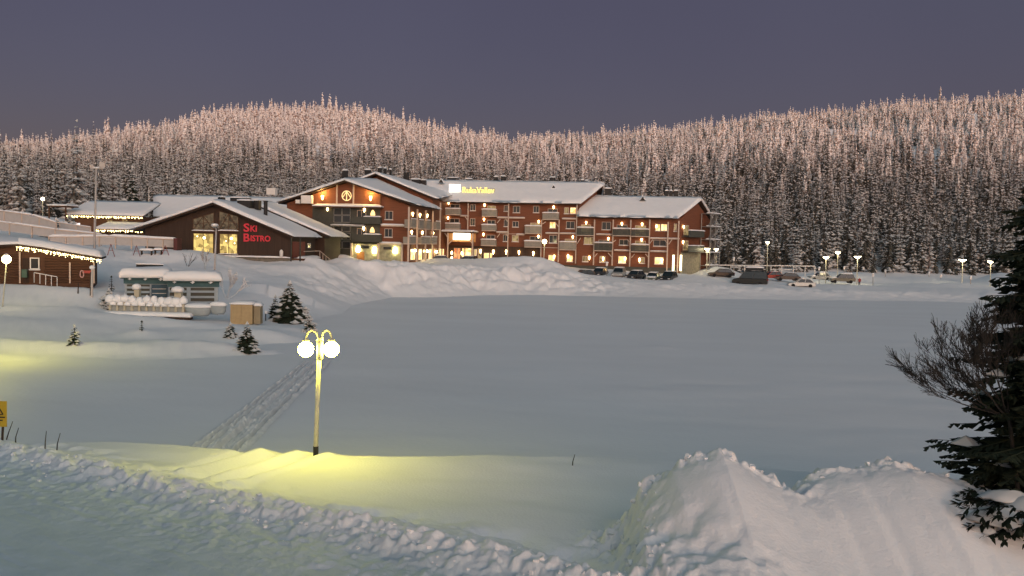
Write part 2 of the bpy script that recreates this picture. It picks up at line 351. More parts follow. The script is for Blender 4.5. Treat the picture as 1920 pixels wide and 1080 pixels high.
def grid_object(name, X, Y, Z, mats, wrap=False, smooth=True):
    nr, nc = X.shape; v = np.stack([X, Y, Z], -1).reshape(-1, 3)
    i = np.arange(nr * nc).reshape(nr, nc)
    if wrap: i = np.concatenate([i, i[:, :1]], 1)
    q = np.stack([i[:-1, :-1], i[:-1, 1:], i[1:, 1:], i[1:, :-1]], -1).reshape(-1, 4)
    me = bpy.data.meshes.new(name); me.vertices.add(len(v)); me.vertices.foreach_set('co', v.astype(np.float32).ravel())
    me.loops.add(q.size); me.loops.foreach_set('vertex_index', q.ravel().astype(np.int32))
    me.polygons.add(len(q)); me.polygons.foreach_set('loop_start', np.arange(0, q.size, 4, dtype=np.int32)); me.polygons.foreach_set('loop_total', np.full(len(q), 4, np.int32))
    if smooth: me.polygons.foreach_set('use_smooth', np.ones(len(q), bool))
    me.update(calc_edges=True); me.materials.append(mats)
    o = bpy.data.objects.new(name, me); COL.objects.link(o); return o

th = np.concatenate([np.linspace(R(-36), R(36), 640), np.linspace(R(36), R(324), 90)[1:-1]])
rad = np.concatenate([[0.5, 3, 6, 8, 10, 11], np.arange(12, 33.5, 0.055), 33.5 * 1.0125 ** np.arange(1, 92), np.arange(105.5, 172, 0.45), 172 * 1.02 ** np.arange(1, 12), 213 * 1.035 ** np.arange(1, 90)])
RR, TT = np.meshgrid(rad, th, indexing='ij'); GX = RR * np.sin(TT); GY = RR * np.cos(TT)
GZ = ground_h(GX, GY)
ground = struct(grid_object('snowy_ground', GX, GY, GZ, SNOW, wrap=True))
# packed road snow, its bluish shade put into the colour through a ground mask
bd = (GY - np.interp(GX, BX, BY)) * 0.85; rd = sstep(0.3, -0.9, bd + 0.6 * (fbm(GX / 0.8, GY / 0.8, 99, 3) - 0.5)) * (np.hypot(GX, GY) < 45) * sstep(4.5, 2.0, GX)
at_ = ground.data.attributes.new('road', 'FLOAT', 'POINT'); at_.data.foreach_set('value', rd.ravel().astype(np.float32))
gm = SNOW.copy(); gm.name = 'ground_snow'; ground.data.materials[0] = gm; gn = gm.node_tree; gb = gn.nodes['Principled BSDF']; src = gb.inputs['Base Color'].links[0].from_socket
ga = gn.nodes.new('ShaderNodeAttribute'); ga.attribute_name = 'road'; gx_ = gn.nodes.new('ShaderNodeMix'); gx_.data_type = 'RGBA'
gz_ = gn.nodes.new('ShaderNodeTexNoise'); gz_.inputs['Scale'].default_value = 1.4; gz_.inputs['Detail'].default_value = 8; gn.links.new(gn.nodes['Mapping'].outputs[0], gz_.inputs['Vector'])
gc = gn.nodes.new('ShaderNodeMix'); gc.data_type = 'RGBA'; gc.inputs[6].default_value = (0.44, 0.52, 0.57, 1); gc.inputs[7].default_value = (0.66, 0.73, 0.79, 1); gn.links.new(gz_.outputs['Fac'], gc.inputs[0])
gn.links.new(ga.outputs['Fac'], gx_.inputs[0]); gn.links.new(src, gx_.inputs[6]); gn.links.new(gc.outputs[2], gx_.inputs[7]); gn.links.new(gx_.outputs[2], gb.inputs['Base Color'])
# loose clods thrown up by the plough, along the berm and the rim of the pile
cb = MB(); rc = random.Random(12)
def clod(x, y, r_):
    z = gz(x, y); i = len(cb.v); rot = Matrix.Rotation(rc.uniform(0, 6.28), 3, 'Z') @ Matrix.Rotation(rc.uniform(-0.7, 0.7), 3, 'X')
    for vx in (-1, 1):
        for vy in (-1, 1):
            for vz in (-1, 1): p_ = rot @ Vector((vx * r_ * rc.uniform(0.5, 1.0), vy * r_ * rc.uniform(0.5, 1.0), vz * r_ * rc.uniform(0.4, 0.8))); cb.v.append((x + p_.x, y + p_.y, z - r_ * 0.05 + p_.z))
    for f_ in ((0, 1, 3, 2), (4, 6, 7, 5), (0, 4, 5, 1), (2, 3, 7, 6), (0, 2, 6, 4), (1, 5, 7, 3)): cb.f.append(tuple(i + k for k in f_)); cb.m.append(0)
_ct = []
for _ in range(300): x = rc.uniform(-17, 3.5); _ct.append((x, float(np.interp(x, BX, BY)) + rc.gauss(-0.1, 0.5), 0.015 + 0.06 * rc.random() ** 2))
for _ in range(90): x = rc.uniform(2.2, 10.5); _ct.append((x, 20.2 + 0.35 * math.sin(x * 0.9) + rc.gauss(0.1, 0.28), 0.02 + 0.07 * rc.random() ** 2))
for _ in range(70): _ct.append((rc.gauss(2.7, 0.35), rc.uniform(16, 21), 0.02 + 0.08 * rc.random() ** 2))
for q_ in _ct: clod(*q_)
tag(cb.build('snow_clods', SNOW), 'broken snow clods along the ploughed berm and pile rim', 'snow clods', kind='stuff')
# the frozen lake: a level sheet of wind-packed snow
lr = np.concatenate([np.arange(24, 60, 0.4), 60 * 1.012 ** np.arange(1, 100)]); lt = np.linspace(R(-60), R(60), 420)
RR, TT = np.meshgrid(lr, lt, indexing='ij'); GX = RR * np.sin(TT); GY = RR * np.cos(TT)
LZ = (fbm(GX / 6, GY / 3, 81, 4) - 0.5) * 0.10 + (fbm(GX / 1.8 + GY / 5, GY / 0.9, 83, 3) - 0.5) * 0.035
_lp = P0(1235, 651); LZ = LZ + bump(GX, GY, _lp[0], _lp[1], 1.1, 0.8, 0.14)
# snowmobile track across the lake
ta = [P0(*p) for p in ((392, 858), (420, 832), (462, 795), (508, 755), (548, 720), (578, 694), (600, 672))]
n = 420; m = 60; cen = np.array(ta); tt = np.linspace(0, len(ta) - 1, n)
cx = np.interp(tt, range(len(ta)), cen[:, 0]); cy = np.interp(tt, range(len(ta)), cen[:, 1])
ker = np.ones(41) / 41; pad = lambda a: np.convolve(np.pad(a, 20, mode='reflect', reflect_type='odd'), ker, 'valid'); cx, cy = pad(cx), pad(cy)
dx, dy = np.gradient(cx), np.gradient(cy); L_ = np.hypot(dx, dy); nx, ny = dy / L_, -dx / L_
ww = np.linspace(-1.5, 1.5, m); wf = np.linspace(0.86, 0.62, n); TX = cx[:, None] + nx[:, None] * ww * wf[:, None]; TY = cy[:, None] + ny[:, None] * ww * wf[:, None]
al = np.cumsum(L_)[:, None] * np.ones(m)
wn = ww[None, :] + 0.10 * (fbm(al / 1.5, al * 0 + 3, 95, 3) - 0.5) * 2
rut = sum(dp * np.exp(-((wn - c) / 0.11) ** 2) for c, dp in ((-0.98, 1.0), (-0.62, 0.7), (0.0, 0.9), (0.28, 0.6), (0.95, 1.0))); rim = sum(np.exp(-((wn - c) / 0.10) ** 2) for c in (-1.2, -0.8, -0.42, -0.2, 0.48, 0.75, 1.17))
clump = np.clip(fbm(TX / 0.25, TY / 0.25, 93, 3) - 0.5, 0, 1)
ed = sstep(1.5, 1.25, np.abs(wn)) * sstep(1.0, 0.85, tt / tt.max())[:, None]; lake0 = (fbm(TX / 6, TY / 3, 81, 4) - 0.5) * 0.10
TZ = lake0 + 0.012 + ed * (0.02 + rim * 0.16 * fbm(al / 0.9, wn / 0.5, 91, 3) - rut * (0.10 + 0.20 * fbm(al / 1.2, wn * 0 + 2, 97, 3)) + 0.22 * clump)
LZ = LZ - 0.004
near_ = (GY < 110) & (np.abs(GX) < 40); dm = np.full(GX.shape, 9.0); gx, gy = GX[near_], GY[near_]; best = np.full(gx.shape, 9.0)
for k_ in range(0, int(n * 0.9), 3): best = np.minimum(best, np.hypot(gx - cx[k_], gy - cy[k_]))
dm[near_] = best; LZ = LZ - 0.4 * sstep(0.85, 0.6, dm)
struct(grid_object('frozen_lake', GX, GY, LZ, mat('lake_snow', (0.77, 0.78, 0.81), 0.6, 0.055, 0.12, bump=0.45, bscale=5, spec=0.2, stretch=(0.5, 1.4, 1))))
struct(grid_object('snowmobile_track', TX, TY, TZ, mat('packed_snow', (0.70, 0.71, 0.74), 0.7, 0.12, 2.0, bump=0.4, bscale=10, spec=0.2)))
# ---------------------------------------------------------------- conifers
def conifer(seed, H, RAD, tiers, per, snow, droop=0.4, lumpy=1.0, r0=0.14, ex=0.8):
    """crown of drooping branches, each a dark blade carrying lumps of snow; returns (crown MB, trunk MB)"""
    rnd = random.Random(seed); c = MB(); t = MB()
    t.tube((0, 0, -0.6), (0, 0, H * 0.55), r0, r0 * 0.55, 6); t.tube((0, 0, H * 0.55), (0, 0, H * 0.93), r0 * 0.55, 0.02, 5)
    for i in range(tiers):
        f = (i + rnd.uniform(-0.3, 0.3)) / tiers; f = min(max(f, 0), 0.985); z = H * (0.08 + 0.92 * f)
        r = RAD * ((1 - f) ** ex) * rnd.uniform(0.85, 1.12) + 0.06
        a0 = rnd.uniform(0, 6.28); k = max(3, int(per * (0.55 + 0.45 * (1 - f))))
        for j in range(k):
            a = a0 + 6.283 * j / k + rnd.uniform(-0.3, 0.3); L = r * rnd.uniform(0.7, 1.15)
            ca, sa = math.cos(a), math.sin(a); w_ = L * rnd.uniform(0.2, 0.32); dz = L * droop * rnd.uniform(0.6, 1.3)
            root = (0, 0, z + 0.1 * L); tip = (ca * L, sa * L, z - dz)
            mx, my = ca * L * 0.6, sa * L * 0.6; mz = z - dz * 0.35
            s1 = (mx - sa * w_, my + ca * w_, mz - w_ * 0.35); s2 = (mx + sa * w_, my - ca * w_, mz - w_ * 0.35); rid = (mx, my, mz + w_ * 0.15); bot = (mx * 0.9, my * 0.9, mz - w_ * 0.75)
            for tri in ((root, s2, rid), (root, rid, s1), (rid, s2, tip), (rid, tip, s1), (root, s1, bot), (root, bot, s2), (tip, s2, bot), (tip, bot, s1)): c.face(tri, 0)
            if rnd.random() < snow:
                g = rnd.uniform(0.55, 0.9); q = w_ * lumpy * rnd.uniform(0.8, 1.25) + 0.03
                c.lump((ca * L * g, sa * L * g, z - dz * g * 0.75 + q * 0.25), q * (0.8 + 0.5 * abs(ca)), q * (0.8 + 0.5 * abs(sa)), q * 0.62, rnd, 1)
                if rnd.random() < snow * 0.75: c.lump((ca * L * g * 0.5, sa * L * g * 0.5, z - dz * g * 0.3 + q * 0.3), q * 0.9, q * 0.9, q * 0.5, rnd, 1)
    c.lump((0, 0, H - 0.1), 0.10 + RAD * 0.07, 0.10 + RAD * 0.07, 0.10 + RAD * 0.16, rnd, 1 if snow > 0.3 else 0)
    return c, t

def tykky(seed, H, RAD, holes=0.25):
    """a fell spruce caked in rime: a narrow lumpy spire of snow with dark gaps"""
    rnd = random.Random(seed); c = MB(); t = MB(); t.tube((0, 0, -0.6), (0, 0, H * 0.9), 0.14, 0.03, 6)
    bend = rnd.uniform(-0.5, 0.5); n = int(H * 1.25)
    for i in range(n):
        f = (i + rnd.uniform(-0.3, 0.3)) / n; f = min(max(f, 0.02), 1); z = H * f; r = RAD * (min(1, f * 5 + 0.55)) * (1 - f) ** 0.5 + 0.12; ox = bend * f * f
        for j in range(5 if f < 0.75 else 3):
            a = rnd.uniform(0, 6.283); q = r * rnd.uniform(0.42, 0.68) + 0.1; dd = r * rnd.uniform(0.25, 0.75)
            c.lump((ox + math.cos(a) * dd, math.sin(a) * dd, z - dd * 0.5), q, q, q * rnd.uniform(0.8, 1.5), rnd, 0 if rnd.random() < holes else 1)
    c.lump((bend, 0, H - 0.15), 0.3, 0.3, 0.45, rnd, 1)
    return c, t

PROT = bpy.data.collections.new('tree_shapes')      # shapes shared by the wood
KINDS = []
for i in range(10):
    up = i >= 5
    rnd = random.Random(i + 50)
    if up: c, t = tykky(100 + i, rnd.uniform(9, 15), rnd.uniform(1.0, 1.55), 0.3)
    else: c, t = conifer(100 + i, rnd.uniform(12, 17), rnd.uniform(1.6, 2.3), 15, 6, (0.40, 0.6, 0.75, 0.25, 0.85)[i], 0.8, 1.5, ex=0.7)
    nd = RIME if up else (FARNEEDLE, GREYNEEDLE, RIME, FARNEEDLE, GREYNEEDLE)[i]; cm = c.mesh('crown', [nd, SNOWT]); tm = t.mesh('trunk', [BARK])
    j = MB(); j.v = c.v + t.v; j.f = c.f + [tuple(k + len(c.v) for k in f) for f in t.f]; j.m = c.m + [2] * len(t.f)
    o = bpy.data.objects.new('wood_%02d' % i, j.mesh('tree', [nd, SNOWT, BARK])); PROT.objects.link(o); KINDS.append((cm, tm))

rng = np.random.default_rng(3)
pts = []
def sow(y0, y1, step):
    ys = np.arange(y0, y1, step)
    for y in ys:
        xs = np.arange(-0.66 * y, 0.66 * y, step); xs = xs + rng.uniform(-0.45, 0.45, len(xs)) * step; yy = y + rng.uniform(-0.45, 0.45, len(xs)) * step
        u = xs / yy; edge = np.interp(u, [-0.6, -0.5, -0.3, -0.2, 0.2, 0.35, 0.6], [158, 166, 182, 205, 214, 236, 242])
        pts.extend(np.stack([xs, yy], 1)[yy > edge].tolist())
sow(156, 330, 3.5); sow(330, 700, 3.8)
pts = np.array(pts)
keep = fbm(pts[:, 0] / 40, pts[:, 1] / 40, 77, 3) > np.where(pts[:, 1] > 420, 0.33, 0.12)
pts = pts[keep]; PZ = ground_h(pts[:, 0], pts[:, 1])
# share of heavily snowed trees grows with height above the valley
hi = rng.random(len(pts)) < sstep(16, 60, PZ + rng.normal(0, 6, len(pts)) - 5 * sstep(0.1, 0.4, pts[:, 0] / pts[:, 1]))
dark = rng.random(len(pts)) < sstep(-0.25, 0.35, pts[:, 0] / pts[:, 1]) * 0.6
kind = np.where(hi, rng.integers(5, 10, len(pts)), np.where(dark, rng.choice([0, 3, 3], len(pts)), rng.integers(0, 5, len(pts))))
scl = rng.uniform(0.5, 1.0, len(pts)) * (0.8 + 0.4 * fbm(pts[:, 0] / 25, pts[:, 1] / 25, 78, 2)) * np.where(rng.random(len(pts)) < 0.06, 1.25, 1.0); rot = rng.uniform(0, 6.283, len(pts))
edge = np.interp(pts[:, 0] / pts[:, 1], [-0.6, -0.5, -0.3, -0.2, 0.2, 0.35, 0.6], [158, 166, 182, 205, 214, 236, 242])
depth_in = pts[:, 1] - edge; uu = pts[:, 0] / pts[:, 1]
inview = (uu > -0.585) & (uu < 0.55) & ~((uu > -0.30) & (uu < 0.21) & (depth_in < 40) & (PZ < 12))   # the rest of the edge stands behind the hotel
order = np.argsort(np.where(inview, depth_in, 1e6))[:250]
front = np.zeros(len(pts), bool); front[order] = True
for i in order:
    k = int(kind[i]); r = thing('snowy_spruce', (pts[i, 0], pts[i, 1], PZ[i] - 0.2), 'snow-laden conifer in the front rows of the forest edge', 'tree', 'conifers along the forest edge')
    r.scale = (scl[i],) * 3; r.rotation_euler = (0, 0, rot[i])
    for nm, me in zip(('crown', 'trunk'), KINDS[k]):
        o = bpy.data.objects.new(nm, me); COL.objects.link(o); o.parent = r
rest = ~front
me = bpy.data.meshes.new('forest'); rp = np.concatenate([pts[rest], PZ[rest][:, None] - 0.2], 1)
me.vertices.add(len(rp)); me.vertices.foreach_set('co', rp.astype(np.float32).ravel())
for nm, tp, val in (('scl', 'FLOAT', scl[rest]), ('rot', 'FLOAT', rot[rest]), ('kind', 'INT', kind[rest])):
    a = me.attributes.new(nm, tp, 'POINT'); a.data.foreach_set('value', val.astype(np.float32 if tp == 'FLOAT' else np.int32))
me.update()
wood = bpy.data.objects.new('forest', me); COL.objects.link(wood)
tag(wood, 'snow-covered conifer forest rising over both hills', 'forest', kind='stuff')
g = bpy.data.node_groups.new('forest_trees', 'GeometryNodeTree')
g.interface.new_socket('Geometry', in_out='INPUT', socket_type='NodeSocketGeometry'); g.interface.new_socket('Geometry', in_out='OUTPUT', socket_type='NodeSocketGeometry')
gi = g.nodes.new('NodeGroupInput'); go = g.nodes.new('NodeGroupOutput'); ip = g.nodes.new('GeometryNodeInstanceOnPoints'); ci = g.nodes.new('GeometryNodeCollectionInfo')
ci.inputs['Collection'].default_value = PROT; ci.inputs['Separate Children'].default_value = True; ci.inputs['Reset Children'].default_value = True
def attr(nm, tp):
    a = g.nodes.new('GeometryNodeInputNamedAttribute'); a.data_type = tp; a.inputs['Name'].default_value = nm; return a.outputs['Attribute']
cx = g.nodes.new('ShaderNodeCombineXYZ'); g.links.new(attr('rot', 'FLOAT'), cx.inputs[2])
g.links.new(gi.outputs[0], ip.inputs['Points']); g.links.new(ci.outputs[0], ip.inputs['Instance']); ip.inputs['Pick Instance'].default_value = True
g.links.new(attr('kind', 'INT'), ip.inputs['Instance Index']); g.links.new(cx.outputs[0], ip.inputs['Rotation']); g.links.new(attr('scl', 'FLOAT'), ip.inputs['Scale'])
g.links.new(ip.outputs[0], go.inputs[0])
md = wood.modifiers.new('trees', 'NODES'); md.node_group = g
print('TREES', len(pts))
# ---------------------------------------------------------------- building pieces
def slab(mb, a, b, c, d, th, mi=0):           # roof slab from four upper corners (counter-clockwise from above)
    dn = Vector((0, 0, -th)); mb.hexa([Vector(p) + dn for p in (a, b, c, d)], [a, b, c, d], mi)
def snow_patch(mb, a, b, c, d, th, over=0.25, n=24, m=10, seed=0, rnd=0.35, mi=0):
    """snow lying on a roof: a-b is the lower edge, d-c the upper; rounded and wavy along its edges"""
    a, b, c, d = map(Vector, (a, b, c, d)); i0 = len(mb.v); tops = []
    lu = ((b - a).length + (c - d).length) / 2; lv = ((d - a).length + (c - b).length) / 2
    for j in range(m + 1):
        row = []
        for i in range(n + 1):
            u = i / n; v = j / m
            wob = (float(fbm(np.array(u * lu / 1.7), np.array(seed * 3.1), seed, 3)) - 0.5) * 2
            ue = u + (u - 0.5) * 2 * over * 0.6 / lu; ve = v - (1 - v) ** 4 * over * (1.0 + 0.9 * wob) / lv
            p = (a * (1 - ue) + b * ue) * (1 - ve) + (d * (1 - ue) + c * ue) * ve
            e = min(min(u, 1 - u) * lu / rnd, v * lv / rnd, 1.0); e = max(e, 0.0)
            h = th * (0.45 + 0.55 * math.sqrt(max(0, 1 - (1 - e) ** 2))) + (float(fbm(np.array(u * lu / 3.0), np.array(v * lv / 2.0 + seed), seed + 5, 3)) - 0.5) * th * 0.45
            row.append(p + Vector((0, 0, h)))
        tops.append(row)
    bots = []
    for j in range(m + 1):
        bots.append([tops[j][i] * 1 for i in range(n + 1)])
    # underside on the slab plane
    for j in range(m + 1):
        for i in range(n + 1):
            u = i / n; v = j / m; p = (a * (1 - u) + b * u) * (1 - v) + (d * (1 - u) + c * u) * v
            q = tops[j][i]
            bots[j][i] = Vector((q.x, q.y, p.z + 0.004))
    W = n + 1
    for grid in (tops, bots):
        for row in grid: mb.v += [tuple(p) for p in row]
    B = i0 + W * (m + 1)
    for j in range(m):
        for i in range(n):
            k = i0 + j * W + i; mb.f.append((k, k + 1, k + W + 1, k + W)); mb.m.append(mi)
            k = B + j * W + i; mb.f.append((k + W, k + W + 1, k + 1, k)); mb.m.append(mi)
    for i in range(n):
        k = i0 + i; l = B + i; mb.f.append((l, l + 1, k + 1, k)); mb.m.append(mi)
        k = i0 + m * W + i; l = B + m * W + i; mb.f.append((k, k + 1, l + 1, l)); mb.m.append(mi)
    for j in range(m):
        k = i0 + j * W; l = B + j * W; mb.f.append((k, k + W, l + W, l)); mb.m.append(mi)
        k = i0 + j * W + n; l = B + j * W + n; mb.f.append((l, l + W, k + W, k)); mb.m.append(mi)
def snow_cap(mb, fr, s0, s1, t0, t1, z, th, seed=0, mi=0):   # snow lying on a ledge
    if s0 > s1: s0, s1 = s1, s0
    L = fr.loc; t0, t1 = max(t0, t1), min(t0, t1)
    n = max(4, min(16, int((s1 - s0) / 0.35)))
    snow_patch(mb, L(s0, t0, z), L(s1, t0, z), L(s1, t1, z), L(s0, t1, z), th, 0.06, n, 3, seed, min(0.2, (t0 - t1) / 2.2), mi)

class Side:
    """the side wall of a frame as a frame of its own (s runs into the picture, t outward to the right)"""
    def __init__(self, fr, s=0.0): self.fr = fr; self.s0 = s
    def loc(self, s, t, z): return self.fr.loc(self.s0 + t, -s, z)
    def uv(self, px, py, t=0.0):
        a, z = self.fr.tv(px, py, self.s0 + t); return -a, z

def window(fr, root, rect, pane=None, t=0.0, fw=0.09, bars=1, frame=TRIM, sill=True, snow=True, seed=0):
    (x0, y0, x1, y1) = rect; s0, za = fr.uv(x0, (y0 + y1) / 2, t); s1, zb = fr.uv(x1, (y0 + y1) / 2, t)
    xm = (x0 + x1) / 2; _, z1 = fr.uv(xm, y0, t); _, z0 = fr.uv(xm, y1, t)
    return window_m(fr, root, s0, s1, z0, z1, pane, t, fw, bars, frame, sill, snow, seed)
def window_m(fr, root, s0, s1, z0, z1, pane=None, t=0.0, fw=0.09, bars=1, frame=TRIM, sill=True, snow=True, seed=0):
    m = MB()
    m.fbox(fr, s0, s1, t + 0.07, t - 0.05, z1 - fw, z1); m.fbox(fr, s0, s1, t + 0.07, t - 0.05, z0, z0 + fw)
    m.fbox(fr, s0, s0 + fw, t + 0.07, t - 0.05, z0 + fw, z1 - fw); m.fbox(fr, s1 - fw, s1, t + 0.07, t - 0.05, z0 + fw, z1 - fw)
    for k in range(bars):
        c = s0 + (s1 - s0) * (k + 1) / (bars + 1); m.fbox(fr, c - 0.03, c + 0.03, t + 0.06, t - 0.05, z0 + fw, z1 - fw)
    w_ = m.build('window', frame, root)
    p = MB(); p.fbox(fr, s0 + fw, s1 - fw, t + 0.02, t - 0.04, z0 + fw, z1 - fw); p.build('pane', pane or GLASS, w_, origin=parent_origin(root))
    if sill:
        q = MB(); q.fbox(fr, s0 - 0.06, s1 + 0.06, t + 0.16, t - 0.03, z0 - 0.1, z0 - 0.003); q.build('sill', frame, w_, origin=parent_origin(root))
        if snow: q = MB(); snow_cap(q, fr, s0 - 0.05, s1 + 0.05, t + 0.16, t + 0.075, z0 - 0.003, 0.10, seed); q.build('snow', SNOWR, w_, origin=parent_origin(root))
    return w_
def child(mb, name, mats, parent, root, smooth=False):
    return mb.build(name, mats, parent, smooth, origin=parent_origin(root))
def balcony(fr, root, rect, t=0.0, dep=1.3, panel=GREYPANEL, snow=0.16, seed=0, slats=5):
    (x0, y0, x1, y1) = rect; xm = (x0 + x1) / 2; ym = (y0 + y1) / 2
    s0, _ = fr.uv(x0, ym, t + dep); s1, _ = fr.uv(x1, ym, t + dep); _, z1 = fr.uv(xm, y0, t + dep); _, z0 = fr.uv(xm, y1, t + dep)
    b = MB(); b.fbox(fr, s0, s1, t + dep, t + 0.003, z0 - 0.02, z0 + 0.13); o = child(b, 'balcony', PALEWOOD, root, root)
    r = MB(); hh = (z1 - z0 - 0.3) / slats
    for k in range(slats):                                   # boards of the railing
        q = MB(); za = z0 + 0.16 + k * hh; q.fbox(fr, s0, s1, t + dep, t + dep - 0.04, za, za + hh * (0.84 + 0.06 * ((seed + k) % 3))); child(q, 'railing_board', panel, o, root)
    q = MB(); q.fbox(fr, s0, s0 + 0.05, t + dep - 0.05, t + 0.003, z0 + 0.16, z1 - 0.12); q.fbox(fr, s1 - 0.05, s1, t + dep - 0.05, t + 0.003, z0 + 0.16, z1 - 0.12); child(q, 'side_railing', panel, o, root)
    q = MB(); q.fbox(fr, s0 - 0.04, s1 + 0.04, t + dep + 0.04, t + dep - 0.09, z1 - 0.11, z1 - 0.02); child(q, 'rail', PALEWOOD, o, root)
    q = MB(); snow_cap(q, fr, s0 - 0.04, s1 + 0.04, t + dep + 0.05, t + dep - 0.1, z1 - 0.02, snow, seed); child(q, 'snow', SNOWR, o, root)
    return s0, s1, z0, z1
def sconce(fr, root, px, py, t=0.0, h=0.62, glow=SCONCE):
    s, z = fr.uv(px, py, t + 0.16)
    b = MB(); b.fbox(fr, s - 0.05, s + 0.05, t + 0.16, t + 0.003, z - h * 0.55, z - h * 0.42); o = child(b, 'wall_lamp', BLACK, root, root)
    g = MB(); p = fr.loc(s, t + 0.17, z)
    g.lathe(p, [(0.05, -h * 0.42), (0.11, -h * 0.1), (0.17, h * 0.25), (0.13, h * 0.45), (0.02, h * 0.52)], 8); child(g, 'lamp_shade', glow, o, root, True)
def post(fr, root, px, y0, y1, t=0.6, w_=0.22, name='post', material=PALEWOOD):
    s, z1 = fr.uv(px, y0, t); _, z0 = fr.uv(px, y1, t); m = MB(); m.fbox(fr, s - w_ / 2, s + w_ / 2, t + w_ / 2, t - w_ / 2, z0, z1); child(m, name, material, root, root)
def beam(fr, root, x0, x1, y, t=0.6, w_=0.22, snow=0.1, material=PALEWOOD, seed=0):
    s0, z = fr.uv(x0, y, t); s1, zb = fr.uv(x1, y, t); z = (z + zb) / 2
    m = MB(); m.fbox(fr, s0, s1, t + w_ / 2 - 0.01, t - w_ / 2 + 0.01, z - w_, z); o = child(m, 'beam', material, root, root)
    if snow: q = MB(); snow_cap(q, fr, s0, s1, t + w_ / 2, t - w_ / 2, z + 0.001, snow, seed); child(q, 'snow', SNOWR, o, root)
def brace(fr, root, xa, ya, xb, yb, t=0.6, material=PALEWOOD):
    a = fr.loc(*[(lambda q: (q[0], t, q[1]))(fr.uv(xa, ya, t))][0]); b = fr.loc(*[(lambda q: (q[0], t, q[1]))(fr.uv(xb, yb, t))][0])
    m = MB(); m.tube(a, b, 0.1, 0.1, 4); child(m, 'brace', material, root, root)
def pix3(fr, px, py, t):
    s, z = fr.uv(px, py, t); return fr.loc(s, t, z)

# ---------------------------------------------------------------- the hotel
HF = Frame(-13.4, 178, 8); HS = Side(HF)
HB = thing('hotel', HF.loc(0, 0, 4.5), 'long red timber hotel with lit balconies and snowy roofs below the forest', 'hotel')
HF2 = HF
ze_m = HF.uv(960, 376.5, 1.0)[1] - 0.35; zr_m = HF.uv(950, 340, -6)[1] - 0.35
ze_l = HF.uv(762, 380, 30)[1] - 0.25; zr_l = HF.uv(648, 335, 30.5)[1] - 0.3; zr_lb = zr_l + 1.2
zr_u = HF.uv(703, 323, 13)[1] - 0.3; ze_r = HF.uv(1180, 404, 1.3)[1] - 0.35; zr_r = HF.uv(1218, 369, -6)[1] - 0.35
sa = HF.uv(648, 340, 30.5)[0]; sL = 2 * sa          # ridge and left edge of the gabled wing
sM1 = HF.uv(1084, 400, 0.0)[0]; sR1 = HF.uv(1277, 430, 0.3)[0]
rM = HF.uv(1131, 347, -6)[0]; rR = HF.uv(1314, 371, -6)[0]
def gable_prism(mb, fl, fr_, br, bl, z0, ze, rl, rr, zr):
    """walls of a gabled block: four ground corners, ridge ends"""
    V = lambda p, z: (p[0], p[1], z)
    mb.face([V(fl, z0), V(fr_, z0), V(fr_, ze), V(fl, ze)]); mb.face([V(br, z0), V(bl, z0), V(bl, ze), V(br, ze)])
    mb.face([V(fr_, z0), V(br, z0), V(br, ze), V(rr, zr), V(fr_, ze)]); mb.face([V(bl, z0), V(fl, z0), V(fl, ze), V(rl, zr), V(bl, ze)])
    mb.face([V(fl, ze), V(fr_, ze), V(rr, zr), V(rl, zr)]); mb.face([V(br, ze), V(bl, ze), V(rl, zr), V(rr, zr)])
L = HF.loc
m = MB(); gable_prism(m, L(-1, 0, 0), L(sM1, 0, 0), L(sM1 + 2.5, -12, 0), L(-1, -12, 0), 3.0, ze_m - 0.1, L(-1, -6, 0), L(rM - 1.2, -6, 0), zr_m - 0.35)
child(m, 'wall', REDWOOD, HB, HB)
m = MB(); gable_prism(m, L(sM1 + 0.02, 0.3, 0), L(sR1, 0.3, 0), L(sR1 + 6.5, -12, 0), L(sM1 + 0.02, -12.2, 0), 2.4, ze_r - 0.1, L(sM1 + 0.02, -6, 0), L(rR - 0.9, -6, 0), zr_r - 0.35)
child(m, 'wall', REDWOOD, HB, HB)
def cross_prism(mb, t0, t1, z0, ze, zrf, zrb):    # block whose ridge runs away from the camera
    V = lambda s, t, z: L(s, t, z); a, b = sL, -0.02
    mb.face([V(a, t0, z0), V(b, t0, z0), V(b, t0, ze), V(sa, t0, zrf), V(a, t0, ze)]); mb.face([V(b, t1, z0), V(a, t1, z0), V(a, t1, ze), V(sa, t1, zrb), V(b, t1, ze)])
    mb.face([V(b, t0, z0), V(b, t1, z0), V(b, t1, ze), V(b, t0, ze)]); mb.face([V(a, t1, z0), V(a, t0, z0), V(a, t0, ze), V(a, t1, ze)])
    mb.face([V(b, t0, ze), V(b, t1, ze), V(sa, t1, zrb), V(sa, t0, zrf)]); mb.face([V(a, t1, ze), V(a, t0, ze), V(sa, t0, zrf), V(sa, t1, zrb)])
m = MB(); cross_prism(m, 29.3, 12.2, 3.5, ze_l - 0.15, zr_l - 0.25, zr_lb - 0.25); child(m, 'wall', REDWOOD, HB, HB)
m = MB(); cross_prism(m, 12.0, -5.5, 3.5, ze_m - 0.12, zr_u - 0.3, zr_u - 0.3); child(m, 'wall', REDWOOD, HB, HB)
